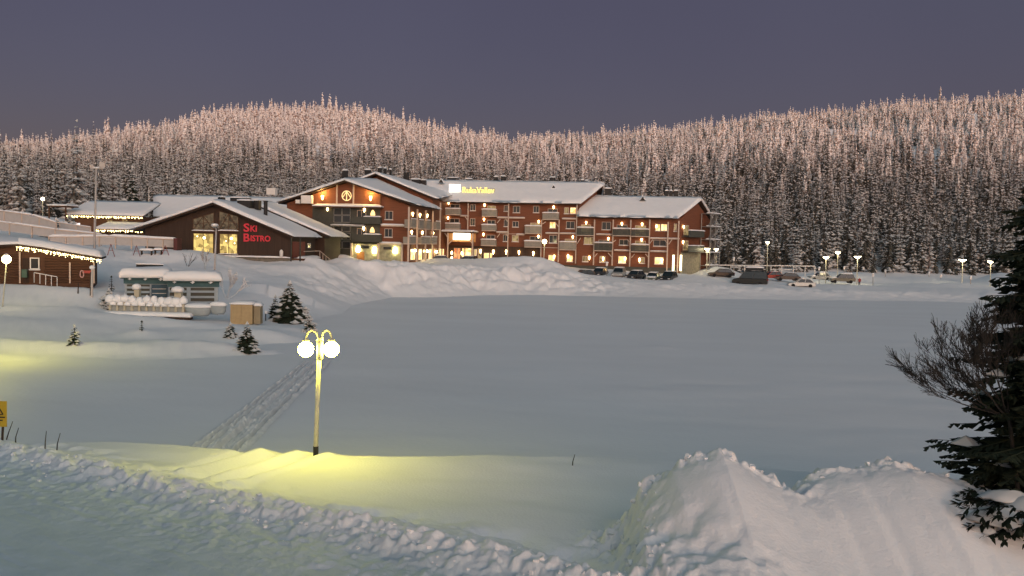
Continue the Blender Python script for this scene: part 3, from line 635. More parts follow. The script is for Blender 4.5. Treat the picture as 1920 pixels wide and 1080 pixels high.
# roofs, each slope a slab with its snow
def slope(a, b, c, d, sn=0.42, seed=0, n=60, mm=12, over=0.5):
    q = MB(); slab(q, a, b, c, d, 0.22); o = child(q, 'roof_slope', DARKWOOD, HB, HB)
    q = MB(); snow_patch(q, a, b, c, d, sn, over, n, mm, seed, 0.5); child(q, 'snow', SNOWR, o, HB, True); return o
eM1 = HF.uv(1088, 379, 1.1)[0]; eR1 = HF.uv(1272, 404, 1.4)[0]
slope(L(-0.6, 1.1, ze_m), L(eM1, 1.1, ze_m), L(rM, -6, zr_m), L(-8.0, -6, zr_m), 0.5, 1)
slope(L(rM - 1, -13.2, ze_m), L(-8, -13.2, ze_m), L(-8.0, -6, zr_m + 0.01), L(rM, -6, zr_m + 0.01), 0.5, 2)
slope(L(sM1 + 0.1, 1.4, ze_r), L(eR1, 1.4, ze_r), L(rR, -6, zr_r), L(sM1 + 0.1, -6, zr_r), 0.5, 3)
slope(L(rR + 3.2, -13.4, ze_r), L(sM1 + 0.1, -13.4, ze_r), L(sM1 + 0.1, -6, zr_r + 0.01), L(rR, -6, zr_r + 0.01), 0.5, 4)
slope(L(1.2, 30.2, ze_l - 0.1), L(1.2, 11.5, ze_l - 0.1), L(sa, 12.3, zr_lb), L(sa, 31.0, zr_l), 0.45, 5)
slope(L(sL - 1.2, 12.3, ze_l - 0.1), L(sL - 1.2, 30.2, ze_l - 0.1), L(sa, 31.0, zr_l + 0.01), L(sa, 12.3, zr_lb + 0.01), 0.45, 6)
slope(L(0.6, 12.9, ze_m - 0.02), L(0.6, -3.0, ze_m + 1.6), L(sa, -5.5, zr_u), L(sa, 13.6, zr_u), 0.45, 7)
slope(L(sL - 1.2, -5.5, ze_m), L(sL - 1.2, 12.9, ze_m), L(sa, 13.6, zr_u + 0.01), L(sa, -5.5, zr_u + 0.01), 0.45, 8)
# dark ground floor of the main block
s0, z0 = HF.uv(838, 465, 0.12); s1, z1 = HF.uv(1014, 464, 0.12)
m = MB(); m.fbox(HF, s0, s1, 0.12, 0.003, 3.2, z1); child(m, 'ground_floor_cladding', DARKWOOD, HB, HB)
# balconies
k = 0
BAL_M = [(833, 391, 863, 403), (832, 419, 862, 430), (903.5, 392.5, 931, 406), (903, 421.5, 930, 433), (901.5, 449, 929.5, 461), (984, 423.5, 1014.7, 438.5), (983, 452, 1015, 464), (1017, 399, 1047.5, 412), (1049, 453.5, 1080, 469)]
BAL_R = [(1082, 426.5, 1113, 442), (1149, 428.5, 1182, 442.5), (1183.5, 429.5, 1217, 444), (1114.5, 455, 1148, 471), (1183.5, 458.5, 1216.5, 473)]
for r_ in BAL_M:
    k += 1; s0, s1, z0, z1 = balcony(HF, HB, r_, 0.0, 1.3, GREYPANEL, 0.2, k)
    window_m(HF, HB, s0 + 0.9, s1 - 0.35, z0 + 0.15, z0 + 2.2, (LITDIM if k % 3 == 0 else GLASS), 0.0, 0.09, 1, TRIM, False)
for r_ in BAL_R:
    k += 1; s0, s1, z0, z1 = balcony(HF, HB, r_, 0.3, 1.3, DARKPANEL, 0.2, k)
    window_m(HF, HB, s0 + 0.7, s1 - 0.6, z0 + 0.15, z0 + 2.2, (LITDIM if k % 2 == 0 else GLASS), 0.3, 0.09, 1, TRIM, False)
WIN_M = [(881.6, 383, 892, 395.3, 0), (881.6, 409.4, 891, 423.4, 0), (945, 385, 953, 396.5, 0), (962, 386, 975, 399, 0), (1000, 386, 1011, 399, 0), (1058, 388.8, 1066.5, 401, 1), (1069, 388.8, 1080, 401, 2),
         (945, 412, 953, 425, 0), (961, 415, 972.5, 426, 0), (1030.6, 416, 1042, 428, 2), (1061.6, 415, 1077.5, 429, 0), (943.4, 440, 952, 453, 0), (960, 441, 972.5, 453.4, 1), (1029.7, 441, 1044.7, 456, 0),
         (1028, 478, 1040, 489.5, 2), (1062.5, 479, 1074, 491, 2)]
WIN_R = [(1128.4, 416, 1145.3, 431, 0), (1228.8, 420, 1238, 433, 2), (1239, 420, 1251, 433, 2), (1263.4, 419, 1269, 434, 1), (1094.7, 444.4, 1112.5, 458.4, 1), (1161, 449, 1178, 460, 0), (1225, 450, 1249.4, 462, 0),
         (1092, 480, 1103, 491, 1), (1124, 480, 1135, 492, 1), (1159, 480, 1174, 494, 2), (1198, 482, 1209, 494, 1), (1227, 482, 1244, 495.5, 2)]
PN = (GLASS, LITDIM, LIT)
for (a, b, c, d, e) in WIN_M: k += 1; window(HF, HB, (a, b, c, d), PN[e], 0.0, seed=k)
for (a, b, c, d, e) in WIN_R: k += 1; window(HF, HB, (a, b, c, d), PN[e], 0.3, seed=k)
for p in ((841, 381), (840, 409), (908.5, 385), (907.5, 412), (906.5, 440), (1010, 416), (1009.5, 444), (1038, 389), (1074, 445)): sconce(HF, HB, *p)
for p in ((901, 472), (925, 473), (949, 473), (973, 474), (1000, 476)): sconce(HF, HB, *p, t=0.12, h=0.95)
for p in ((1039, 482), (1065, 481), (1105, 484), (1131, 486), (1172, 486), (1199, 488), (1241, 489)): sconce(HF, HB, *p, t=0.3, h=0.8)
for p in ((1099, 418), (1166, 420), (1204, 421), (1231, 425), (1140.6, 448), (1203, 450)): sconce(HF, HB, *p, t=0.3)
# timber frame in front of the facade
for p in ((878, 381, 434), (953.8, 381, 490), (1015.6, 412, 490), (1048.5, 412, 492), (1082, 383, 494)): post(HF, HB, *p, t=0.9, w_=0.2)
for p in ((1115, 412, 497), (1150, 412, 498), (1183, 412, 500), (1218.5, 412, 502), (1253, 416, 508), (1273, 414, 511)): post(HF, HB, *p, t=1.1, w_=0.24)
for p in ((863, 879, 404), (932, 984, 407.5), (931, 954, 434.7), (968, 983, 439), (1023, 1047, 436.6), (1049, 1081, 437), (1054, 1081, 409.4)): k += 1; beam(HF, HB, *p, t=0.5, seed=k)
for p in ((1118, 1147, 438.8), (1152, 1180, 468.8), (1219, 1250, 470.6), (1217.5, 1274, 446.5)): k += 1; beam(HF, HB, *p, t=0.7, seed=k)
for p in ((872, 406, 878, 414), (948, 410, 953.8, 418), (938, 411, 932, 418), (948, 438, 953.8, 446), (938, 437, 932, 445), (1047, 425, 1041, 417), (1017, 420, 1023, 416)): brace(HF, HB, *p, t=0.8)
for p in ((1082, 457, 1089, 446), (1148, 455, 1155, 450), (1176, 449, 1182, 455), (1218, 457, 1224, 449), (1246, 450, 1253, 458), (1115, 481, 1120, 475), (1140, 474, 1148, 483), (1184, 483, 1190, 476), (1210, 476, 1217, 484), (1260, 449, 1254, 458)): brace(HF, HB, *p, t=1.0)
# trims between the storeys, plinth
for y_, x0, x1 in ((437.5, 940, 985), (463.5, 1017, 1048)):
    s0, z = HF.uv(x0, y_, 0.05); s1, _ = HF.uv(x1, y_, 0.05); m = MB(); m.fbox(HF, s0, s1, 0.06, 0.003, z - 0.12, z); child(m, 'trim_board', TRIM, HB, HB)
s0, z = HF.uv(1020, 493, 0.5); s1, _ = HF.uv(1272, 499, 0.5)
m = MB(); m.fbox(HF, s0, s1, 0.6, 0.303, 2.4, z - 0.3); child(m, 'plinth', DARKPANEL, HB, HB)
# gable front of the left wing
GT = 29.3
for px in (632, 663): post(HF, HB, px, 345 if px < 640 else 342, 382, GT + 0.15, 0.22)
for px in (586, 714): post(HF, HB, px, 362, 384, GT + 0.12, 0.16, material=BROWNWOOD)
for px, py in ((604.6, 371), (695, 372.5)):
    s, z = HF.uv(px, py, GT + 0.3); q = MB(); q.lathe(L(s, GT + 0.32, z), [(0.10, -0.35), (0.2, 0.0), (0.26, 0.32), (0.22, 0.42)], 10); child(q, 'uplight', mat('uplight_glow', (0.9, 0.8, 0.6), 0.5, emit=(1.0, 0.62, 0.2), estr=9.0), HB, HB, True)
    ld = bpy.data.lights.new('uplight_beam', 'POINT'); ld.energy = 420; ld.color = (1.0, 0.6, 0.18); ld.shadow_soft_size = 0.15
    lo = bpy.data.objects.new('uplight_beam', ld); COL.objects.link(lo); lo.location = L(s, GT + 0.75, z + 0.95)
s, z = HF.uv(650, 367, GT + 0.1); EM = mat('emblem_glow', (0.6, 0.5, 0.35), 0.5, emit=(1.0, 0.72, 0.3), estr=0.9)
q = MB(); C_ = lambda a, r: L(s + r * math.cos(a), GT + 0.12, z + r * math.sin(a)); n = 28
q.path([C_(2 * math.pi * i / n, 0.80) for i in range(n + 1)], 0.085)
q.tube(L(s, GT + 0.12, z - 0.78), L(s, GT + 0.12, z + 0.78), 0.085); q.tube(L(s, GT + 0.12, z + 0.7), C_(R(205), 0.78), 0.08); q.tube(L(s, GT + 0.12, z + 0.7), C_(R(-25), 0.78), 0.08)
child(q, 'round_emblem', EM, HB, HB)
def ledge(x0, x1, y, dep, th=0.2, t=GT, seed=0, material=BROWNWOOD, sn=0.28):
    s0, z = HF.uv(x0, y, t + dep); s1, _ = HF.uv(x1, y, t + dep); q = MB(); q.fbox(HF, s0, s1, t + dep, t + 0.003, z - th, z); o = child(q, 'ledge', material, HB, HB)
    q = MB(); snow_cap(q, HF, s0, s1, t + dep + 0.04, t + 0.01, z + 0.001, sn, seed); child(q, 'snow', SNOWR, o, HB)
ledge(586, 714, 386, 1.6, seed=31, sn=0.45); ledge(714.5, 757, 422, 0.5, seed=32, material=PALEWOOD); ledge(620, 683, 421.5, 0.9, seed=33, material=METAL, sn=0.15); ledge(712, 752, 456, 0.4, seed=34, material=PALEWOOD)
# balcony bays: dark recess wall, grey parapets, lamps
s0, z1 = HF.uv(586, 389, GT + 0.05); s1, _ = HF.uv(713, 389, GT + 0.05)
m = MB(); m.fbox(HF, s0, s1, GT + 0.05, GT + 0.003, 3.6, z1); child(m, 'bay_cladding', DARKPANEL, HB, HB)
for y0, y1, x0, x1, sd in ((406, 420, 659, 713, 41), (439, 454.5, 659, 713, 42)):
    s0, za = HF.uv(x0, y0, GT + 1.2); s1, zb = HF.uv(x1, y1, GT + 1.2)
    m = MB(); m.fbox(HF, s0, s1, GT + 1.2, GT + 1.1, zb, za); m.fbox(HF, s0, s0 + 0.1, GT + 1.1, GT + 0.053, zb, za); m.fbox(HF, s1 - 0.1, s1, GT + 1.1, GT + 0.053, zb, za); m.fbox(HF, s0 + 0.1, s1 - 0.1, GT + 1.1, GT + 0.053, zb, zb + 0.15)
    o = child(m, 'parapet', DARKPANEL, HB, HB); q = MB(); snow_cap(q, HF, s0 + (s1 - s0) * 0.42, s1 + 0.1, GT + 1.24, GT + 1.06, za + 0.002, 0.2, sd); child(q, 'snow', SNOWR, o, HB)
    window_m(HF, HB, s0 + 0.6, s0 + 2.2, zb + 0.2, zb + 2.3, GLASS, GT + 0.05, sill=False)
for p in ((683, 394), (682, 429)): sconce(HF, HB, *p, t=GT + 0.05, h=0.8)
sconce(HF, HB, 614, 393, t=GT + 0.05, h=0.6)
for px, py in ((699, 399), (698, 431)):
    s, z = HF.uv(px, py, GT + 0.6); q = MB(); q.lathe(L(s, GT + 0.6, z), [(0.42, -0.45), (0.36, 0.0), (0.2, 0.35), (0.03, 0.5)], 10); child(q, 'balcony_lamp', mat('dome_glow', (0.8, 0.6, 0.3), 0.5, emit=(1.0, 0.62, 0.25), estr=1.6), HB, HB, True)
window(HF, HB, (722, 395.6, 737, 412), GLASS, GT, seed=51); window(HF, HB, (721, 428.5, 736, 445), GLASS, GT, seed=52)
# glazed stair beside the bistro
for j, yy in enumerate((390, 404, 421, 437, 453)):
    for i, xx in enumerate((626, 642)):
        window(HF, HB, (xx, yy, xx + 15, yy + 13), GLASS, GT + 0.06, 0.06, 0, METAL, False)
# lit stone ground floor
for x0, x1 in ((659, 708), (711, 752)):
    s0, z1 = HF.uv(x0, 456.5, GT + 0.3); s1, _ = HF.uv(x1, 456.5, GT + 0.3)
    m = MB(); m.fbox(HF, s0, s1, GT + 0.3, GT + 0.053, 3.5, z1); child(m, 'stone_wall', STONE, HB, HB)
for x0, x1, y0, y1 in ((677, 692, 461, 466), (719, 734.5, 463, 468)):
    window(HF, HB, (x0, y0, x1, y1), GLASS, GT + 0.33, 0.05, 0, BLACK, False)
for px, py in ((671.5, 466), (702, 468), (741, 468.5)):
    s, z = HF.uv(px, py, GT + 0.5); q = MB(); q.lathe(L(s, GT + 0.52, z), [(0.3, -0.55), (0.34, -0.2), (0.26, 0.25), (0.05, 0.5)], 10, squash=0.5); child(q, 'wall_lamp', YGLOW, HB, HB, True)
for px in (659, 709.5, 754): post(HF, HB, px, 456, 492, GT + 0.5, 0.3)
s0, z1 = HF.uv(669, 472, GT + 0.36); s1, _ = HF.uv(683, 472, GT + 0.36); m = MB(); m.fbox(HF, s0, s1, GT + 0.36, GT + 0.303, 3.6, z1); child(m, 'door', mat('orange_door', (0.32, 0.14, 0.05), 0.6), HB, HB)
# right-hand side wall of the left wing
for r_ in ((771.7, 410.5, 781, 427), (786.7, 412, 794.4, 430), (801, 413, 807, 430.5), (818, 415, 825.5, 431), (769, 443, 779.4, 458), (790, 444, 806.7, 458), (810, 444, 819.4, 458)):
    k += 1; balcony(HS, HB, r_, 0.0, 1.2, GREYPANEL, 0.16, k, 3)
for p in ((774, 402), (787.5, 404), (801, 405), (772, 436), (792, 437), (812, 438)): sconce(HS, HB, *p, h=0.7)
for px, y0, y1 in ((767, 388, 491), (783, 392, 491), (799, 394, 491), (812, 396, 491), (826, 380, 491)): post(HS, HB, px, y0, y1, 0.9, 0.26)
for i, (x0, x1) in enumerate(((769, 778), (784, 791), (793, 800), (803, 809), (814, 819), (822, 827), (829, 832))):
    window(HS, HB, (x0, 466, x1, 488), (LIT, LIT, LITDIM, LIT, LITDIM, LIT, LIT)[i], 0.0, 0.12, 0, TRIM, False)
for px, py in ((781, 470), (801, 471), (818, 472)):
    s, z = HS.uv(px, py, 0.4); q = MB(); q.ball(HS.loc(s, 0.4, z), 0.22, 10); child(q, 'wall_lamp', YGLOW, HB, HB, True)
# entrance canopy with its lit box
s0, zt = HF.uv(822, 433.5, 4.0); s1, _ = HF.uv(890, 433.5, 4.0)
m = MB(); m.fbox(HF, s0, s1, 4.4, 0.123, zt - 0.25, zt); c_ = child(m, 'entrance_canopy', BROWNWOOD, HB, HB)
q = MB(); snow_patch(q, L(s0, 4.45, zt), L(s1, 4.45, zt), L(s1, 0.2, zt), L(s0, 0.2, zt), 0.35, 0.1, 20, 6, 61, 0.3); child(q, 'snow', SNOWR, c_, HB, True)
sb0, zb1 = HF.uv(850, 435.5, 4.2); sb1, zb0 = HF.uv(880.5, 450, 4.2)
q = MB(); q.fbox(HF, sb0, sb1, 4.3, 3.7, zb0, zb1 - 0.15); child(q, 'light_box', mat('lightbox_glow', (0.9, 0.9, 0.9), 0.4, emit=(1.0, 0.90, 0.68), estr=5.0), c_, HB)
q = MB(); q.fbox(HF, sb0 - 1.3, sb1 + 1.1, 3.6, 3.45, zb0 - 0.4, zb1 - 0.16); child(q, 'canopy_board', mat('warm_board', (0.40, 0.20, 0.07), 0.7, 0.2, 2), c_, HB)
for px in (840, 886.5): post(HF, HB, px, 436, 490, 4.1, 0.24)
for p in ((840, 458, 850, 449), (886.5, 458, 880, 449), (834, 437, 840, 446)): brace(HF, HB, *p, t=4.15)
DOORGLOW = window_glow('door_glow', (0.5, 0.08, 0.02), (1.0, 0.42, 0.16), 1.3, 2.2)
for (x0, x1, y0, y1, p_) in ((851, 857, 465, 486, DOORGLOW), (857.5, 863, 465, 486, DOORGLOW), (866, 871, 465, 487, LIT), (872, 884, 465, 488, LIT), (896, 903, 466, 488, LITDIM), (907, 917, 474, 489, LIT), (918, 923, 474, 489, LIT)):
    window(HF, HB, (x0, y0, x1, y1), p_, 0.12, 0.08, 0, TRIM, False)
s0, z1 = HF.uv(888.5, 467, 0.5); s1, z0 = HF.uv(893.5, 480, 0.5); q = MB(); q.fbox(HF, s0, s1, 0.55, 0.123, z0, z1); o = child(q, 'poster_case', WHITEP, HB, HB)
q = MB(); q.fbox(HF, s0 + 0.12, s1 - 0.12, 0.57, 0.553, z0 + 0.15, z1 - 0.15); child(q, 'poster', mat('poster_print', (0.25, 0.2, 0.1), 0.5, 0.6, 4, emit=(1, 0.8, 0.3), estr=0.5), o, HB)
for px, py in ((847, 474), (847, 484), (866, 475)):
    s, z = HF.uv(px, py, 1.0); q = MB(); q.ball(L(s, 1.0, z), 0.2, 10, sz=1.8); child(q, 'wall_lamp', mat('orange_lamp', (1, .7, .4), 0.5, emit=(1, 0.6, 0.25), estr=12), HB, HB, True)
# roof sign
st = -1.4
def sgn(px, py): s, z = HF.uv(px, py, st); return s, z
s0, z1 = sgn(842, 345); s1, z0 = sgn(863, 361)
q = MB(); q.fbox(HF, s0, s1, st, st - 0.3, z0, z1); SG = child(q, 'roof_sign', mat('sign_white', (0.9, 0.9, 0.9), 0.4, emit=(1.0, 0.9, 0.78), estr=1.15), HB, HB)
q = MB(); q.fbox(HF, s0 + 0.45, s1 - 0.45, st + 0.03, st + 0.003, z0 + 0.35, z1 - 0.35); child(q, 'sign_panel', mat('sign_blue', (0.8, 0.9, 1.0), 0.4, emit=(0.62, 0.82, 1.0), estr=0.85), SG, HB)
def text_mesh(txt, width, height, extrude=0.08, bold=0.0, shear=0.0):
    cu = bpy.data.curves.new('lettering', 'FONT'); cu.body = txt; cu.size = 1; cu.extrude = 0.0; cu.offset = bold; cu.shear = shear; cu.resolution_u = 3
    ob = bpy.data.objects.new('lettering', cu); COL.objects.link(ob); bpy.context.view_layer.update()
    dg = bpy.context.evaluated_depsgraph_get(); cu.extrude = extrude * 0.6
    bpy.context.view_layer.update(); me = bpy.data.meshes.new_from_object(ob.evaluated_get(bpy.context.evaluated_depsgraph_get()))
    bpy.data.objects.remove(ob); co = np.zeros(len(me.vertices) * 3); me.vertices.foreach_get('co', co); co = co.reshape(-1, 3)
    lo, hi_ = co.min(0), co.max(0); co[:, 0] = (co[:, 0] - lo[0]) / (hi_[0] - lo[0]) * width; co[:, 1] = (co[:, 1] - lo[1]) / (hi_[1] - lo[1]) * height
    me.vertices.foreach_set('co', co.ravel()); me.materials.clear(); return me
def put_text(name, txt, fr, s0, s1, z0, z1, t, material, parent, root, bold=0.03, tilt=0.0):
    me = text_mesh(txt, s1 - s0, z1 - z0, 0.08, bold); me.materials.append(material)
    o = bpy.data.objects.new(name, me); COL.objects.link(o); o.parent = parent
    X = fr.u * math.cos(tilt) + Vector((0, 0, -math.sin(tilt))); N = fr.n; Y = N.cross(X) * 1
    mw = Matrix(((X.x, Y.x, N.x, 0), (X.y, Y.y, N.y, 0), (X.z, Y.z, N.z, 0), (0, 0, 0, 1)))
    p = fr.loc(s0, t, z0) - parent_origin(parent); mw.translation = p; o.matrix_local = mw
    return o
s0, z0 = sgn(867, 361.5); s1, z1 = sgn(927, 349)
_, z1 = sgn(867, 349.5)
put_text('lettering', 'RukaValley', HF, s0, s1, z0 - 0.45, z1 - 0.1, st, mat('sign_yellow', (0.9, 0.8, 0.3), 0.4, emit=(1.0, 0.70, 0.12), estr=1.7), SG, HB, 0.008)
q = MB(); q.fbox(HF, s0, s1, st - 0.15, st - 0.25, z0 - 0.1, z0 + 0.0); q.fbox(HF, s0, s1, st - 0.15, st - 0.25, z1 - 0.4, z1 - 0.3)
for j in range(6):
    ss = s0 + (s1 - s0) * j / 5; q.tube(L(ss, st - 0.3, z0 - 1.2), L(ss, st - 0.3, z1 - 0.3), 0.05)
child(q, 'sign_frame', METAL, SG, HB)
# roof furniture: vents, chimneys, small dormers
def vent(px, py0, py1, wpx, t, cap=True, material=BLACK, name='roof_vent'):
    s0, z0 = HF.uv(px - wpx / 2, py1, t); s1, z1 = HF.uv(px + wpx / 2, py0, t); z0 -= 0.8; w_ = s1 - s0
    q = MB(); q.fbox(HF, s0, s1, t + w_ * 0.4, t - w_ * 0.4, z0, z1); o = child(q, name, material, HB, HB)
    if cap: q = MB(); snow_cap(q, HF, s0, s1, t + w_ * 0.4, t - w_ * 0.4, z1 + 0.002, 0.3, int(px)); child(q, 'snow', SNOWR, o, HB)
for a in ((647, 320, 328, 9, 22, True), (762, 324, 334, 8, -4, False), (781, 337, 341, 16, -3, True), (795, 338, 341, 8, -3.5, True), (712, 315, 322, 6, 4, True), (722, 316, 323, 5, 3, True), (732, 318, 323, 4, 2, True), (690, 319, 324, 10, 6, True),
          (930, 332, 338, 7, -7, True), (944, 331, 338, 9, -7, True), (972, 333, 339, 7, -7, True), (1036, 333, 342, 11, -7, True), (1092, 338, 345, 6, -7, True), (1100, 339, 345, 6, -7, True), (1140, 354, 362, 12, -7, True),
          (1250, 358, 366, 6, -7, True), (1258, 358, 366, 6, -7, True), (1267, 358, 367, 7, -7, True), (850, 334, 337, 18, -7, True), (880, 336, 339, 12, -7, True)): vent(*a)
for px, py in ((827, 338), (1038, 350), (1205, 371)):
    t = -3.5; s, z = HF.uv(px, py, t); q = MB(); w_ = 0.5
    q.face([L(s - w_, t, z - 0.5), L(s + w_, t, z - 0.5), L(s, t, z + 0.25)]); q.face([L(s - w_, t, z - 0.5), L(s, t, z + 0.25), L(s, t - 1.6, z + 0.25)]); q.face([L(s + w_, t, z - 0.5), L(s, t - 1.6, z + 0.25), L(s, t, z + 0.25)])
    o = child(q, 'roof_dormer', BLACK, HB, HB)
    q = MB()
    for sg in (-1, 1): slab(q, *( [L(s - w_ * 1.25, t + 0.15, z - 0.5), L(s, t + 0.15, z + 0.42), L(s, t - 1.7, z + 0.42), L(s - w_ * 1.25, t - 0.5, z - 0.5)] if sg < 0 else [L(s, t + 0.15, z + 0.421), L(s + w_ * 1.25, t + 0.15, z - 0.5), L(s + w_ * 1.25, t - 0.5, z - 0.5), L(s, t - 1.7, z + 0.421)]), 0.14)
    child(q, 'snow', SNOWR, o, HB)
for px, py, wpx, hpx, t in ((510, 359, 18, 13, 27), (576, 374, 20, 15, 30.5), (560, 378, 8, 7, 30.5)):      # pale boxes by the gable's foot
    s, z = HF.uv(px, py, t); w_ = wpx * 0.09; q = MB(); q.fbox(HF, s - w_ / 2, s + w_ / 2, t + 0.5, t - 0.5, z - hpx * 0.045, z + hpx * 0.045); child(q, 'ventilation_box', WHITEP, HB, HB)
# right end: stone base, dark bays and an outside stair of steel platforms
ER = (L(sR1 + 6.5, -12, 0) - L(sR1, 0.3, 0)); EF = Frame(0, 0, 0); EF.o = L(sR1, 0.3, 0); EF.u = ER.normalized(); EF.n = Vector((EF.u.y, -EF.u.x, 0)); eL = ER.length
zs = HF.uv(1290, 474, 0)[1]
m = MB(); m.fbox(EF, 0.1, eL * 0.62, 0.25, 0.003, 2.2, zs); child(m, 'stone_wall', STONE, HB, HB)
zf = [zs + 0.1 + 2.95 * j for j in range(4)]
for j in range(2):
    m = MB(); m.fbox(EF, 0.3, eL * 0.55, 1.5, 0.003, zf[j], zf[j] + 0.15); m.fbox(EF, 0.3, eL * 0.55, 1.5, 1.42, zf[j] + 0.15, zf[j] + 1.25); o = child(m, 'balcony', DARKPANEL, HB, HB)
    q = MB(); snow_cap(q, EF, 0.3, eL * 0.55, 1.54, 1.38, zf[j] + 1.252, 0.18, 70 + j); child(q, 'snow', SNOWR, o, HB)
    window_m(EF, HB, 1.0, 3.4, zf[j] + 0.3, zf[j] + 2.3, LITDIM, 0.0, sill=False)
    q = MB(); q.lathe(EF.loc(0.6, 0.25, zf[j] + 1.9), [(0.05, -0.3), (0.15, 0.1), (0.12, 0.3)], 8); child(q, 'wall_lamp', SCONCE, HB, HB, True)
for j in range(5):
    z = zs - 2.6 + 2.6 * j; m = MB(); m.fbox(EF, eL * 0.62, eL * 0.98, 2.3, 0.3, z, z + 0.12); o = child(m, 'stair_platform', METAL, HB, HB)
    q = MB(); snow_cap(q, EF, eL * 0.62, eL * 0.98, 2.34, 1.4, z + 0.122, 0.22, 80 + j); child(q, 'snow', SNOWR, o, HB)
    q = MB(); q.tube(EF.loc(eL * 0.62, 2.3, z + 1.1), EF.loc(eL * 0.98, 2.3, z + 1.1), 0.03); q.tube(EF.loc(eL * 0.62, 2.3, z + 0.6), EF.loc(eL * 0.98, 2.3, z + 0.6), 0.025); child(q, 'railing', METAL, o, HB)
    if j < 4: q = MB(); q.hexa([EF.loc(eL * 0.64, 2.2, z + 0.1), EF.loc(eL * 0.66, 2.2, z + 0.1), EF.loc(eL * 0.66, 1.4, z + 0.1), EF.loc(eL * 0.64, 1.4, z + 0.1)], [EF.loc(eL * 0.94, 2.2, z + 2.7), EF.loc(eL * 0.96, 2.2, z + 2.7), EF.loc(eL * 0.96, 1.4, z + 2.7), EF.loc(eL * 0.94, 1.4, z + 2.7)]); child(q, 'stair_flight', METAL, HB, HB)
for a, b in ((0.62, 2.3), (0.80, 2.3), (0.98, 2.3), (0.62, 0.35), (0.98, 0.35)):
    q = MB(); p = EF.loc(eL * a, b, 0); q.tube((p.x, p.y, 2.0), (p.x, p.y, ze_r + 1.2), 0.09); child(q, 'stair_post', METAL, HB, HB)
for px, t in ((1262, 1.6), (1276, 1.4)):        # tall bright tubes lighting the corner
    s, z0 = HF.uv(px, 508, t); _, z1 = HF.uv(px, 478, t); q = MB(); q.tube(L(s, t, z0), L(s, t, z1), 0.2, 0.2, 8); child(q, 'lamp_column', mat('column_glow', (1, 0.95, 0.8), 0.5, emit=(1.0, 0.88, 0.5), estr=3.5), HB, HB, True)
# ---------------------------------------------------------------- the bistro
p = at(545, 485, 124); BF = Frame(p.x, p.y, 4); BS = Side(BF)
BI = thing('bistro', BF.loc(0, 0, 5), 'dark brown gabled bistro with glowing windows and red lettering on its front', 'restaurant')
L = BF.loc
s_ap, z_ap = BF.uv(402, 376, 1.0); s_rt, z_rt = BF.uv(549, 441, 1.0); s_lt, z_lt = BF.uv(249, 428, 1.0); z_ap -= 0.3; z_rt -= 0.2; z_lt -= 0.2
tb = BF.tv(599, 438, s_rt)[0]
fl = BF.uv(537, 483.5)[1]
sl_w = s_lt + 1.3; sr_w = -0.02
zz = lambda s: (z_ap + (z_rt - z_ap) * (s - s_ap) / (s_rt - s_ap)) if s > s_ap else (z_ap + (z_lt - z_ap) * (s - s_ap) / (s_lt - s_ap))
m = MB()
for t in (0.0, tb):
    f = [L(sl_w, t, fl), L(sr_w, t, fl), L(sr_w, t, zz(sr_w) - 0.25), L(s_ap, t, z_ap - 0.25), L(sl_w, t, zz(sl_w) - 0.25)]
    m.face(f if t == 0 else f[::-1])
m.face([L(sr_w, 0, fl), L(sr_w, tb, fl), L(sr_w, tb, zz(sr_w) - 0.25), L(sr_w, 0, zz(sr_w) - 0.25)]); m.face([L(sl_w, tb, fl), L(sl_w, 0, fl), L(sl_w, 0, zz(sl_w) - 0.25), L(sl_w, tb, zz(sl_w) - 0.25)])
child(m, 'wall', DARKWOOD, BI, BI)
m = MB(); m.fbox(BF, sl_w + 0.05, sr_w - 0.05, -0.1, tb + 0.1, 2.5, fl - 0.003); child(m, 'foundation', GREYSTONE, BI, BI)
m = MB(); snow_cap(m, BF, sl_w + 8, sr_w, 0.15, 0.003, fl - 0.02, 0.22, 3); child(m, 'ledge_snow', SNOWR, BI, BI)
def bslope(a, b, c, d, th, seed):
    q = MB(); slab(q, a, b, c, d, 0.25); o = child(q, 'roof_slope', DARKWOOD, BI, BI)
    q = MB(); snow_patch(q, a, b, c, d, th, 0.45, 40, 14, seed, 0.5); child(q, 'snow', SNOWR, o, BI, True)
bslope(L(s_rt, 1.0, z_rt), L(s_rt, tb, z_rt), L(s_ap, tb, z_ap), L(s_ap, 1.4, z_ap), 0.55, 11)
bslope(L(s_lt, tb, z_lt), L(s_lt, 1.0, z_lt), L(s_ap, 1.4, z_ap + 0.01), L(s_ap, tb, z_ap + 0.01), 0.5, 12)
# rear half, a little wider and higher
t2 = tb - 0.4; s2, z2 = BF.uv(617, 441, t2 + 0.2); t3 = BF.tv(651, 438, s2)[0]; z2 -= 0.2; za2 = z_ap + 0.75
m = MB(); m.fbox(BF, sl_w + 4, s2 - 0.9, t2 - 0.6, t3 + 0.8, 3.0, z2 - 0.25); child(m, 'wall', DARKWOOD, BI, BI)
m = MB(); m.face([L(s_ap - 6, t2 - 0.55, z2 - 0.6), L(s2 - 0.9, t2 - 0.55, z2 - 0.6), L(s2 - 0.9, t2 - 0.55, z2), L(s_ap, t2 - 0.55, za2 - 0.3), L(s_ap - 6, t2 - 0.55, z2)]); child(m, 'gable_board', DARKWOOD, BI, BI)
bslope(L(s2, t2, z2), L(s2, t3, z2), L(s_ap, t3, za2), L(s_ap, t2, za2), 0.5, 13)
bslope(L(s_lt + 2, t3, z_lt + 0.6), L(s_lt + 2, t2, z_lt + 0.6), L(s_ap, t2, za2 + 0.01), L(s_ap, t3, za2 + 0.01), 0.5, 14)
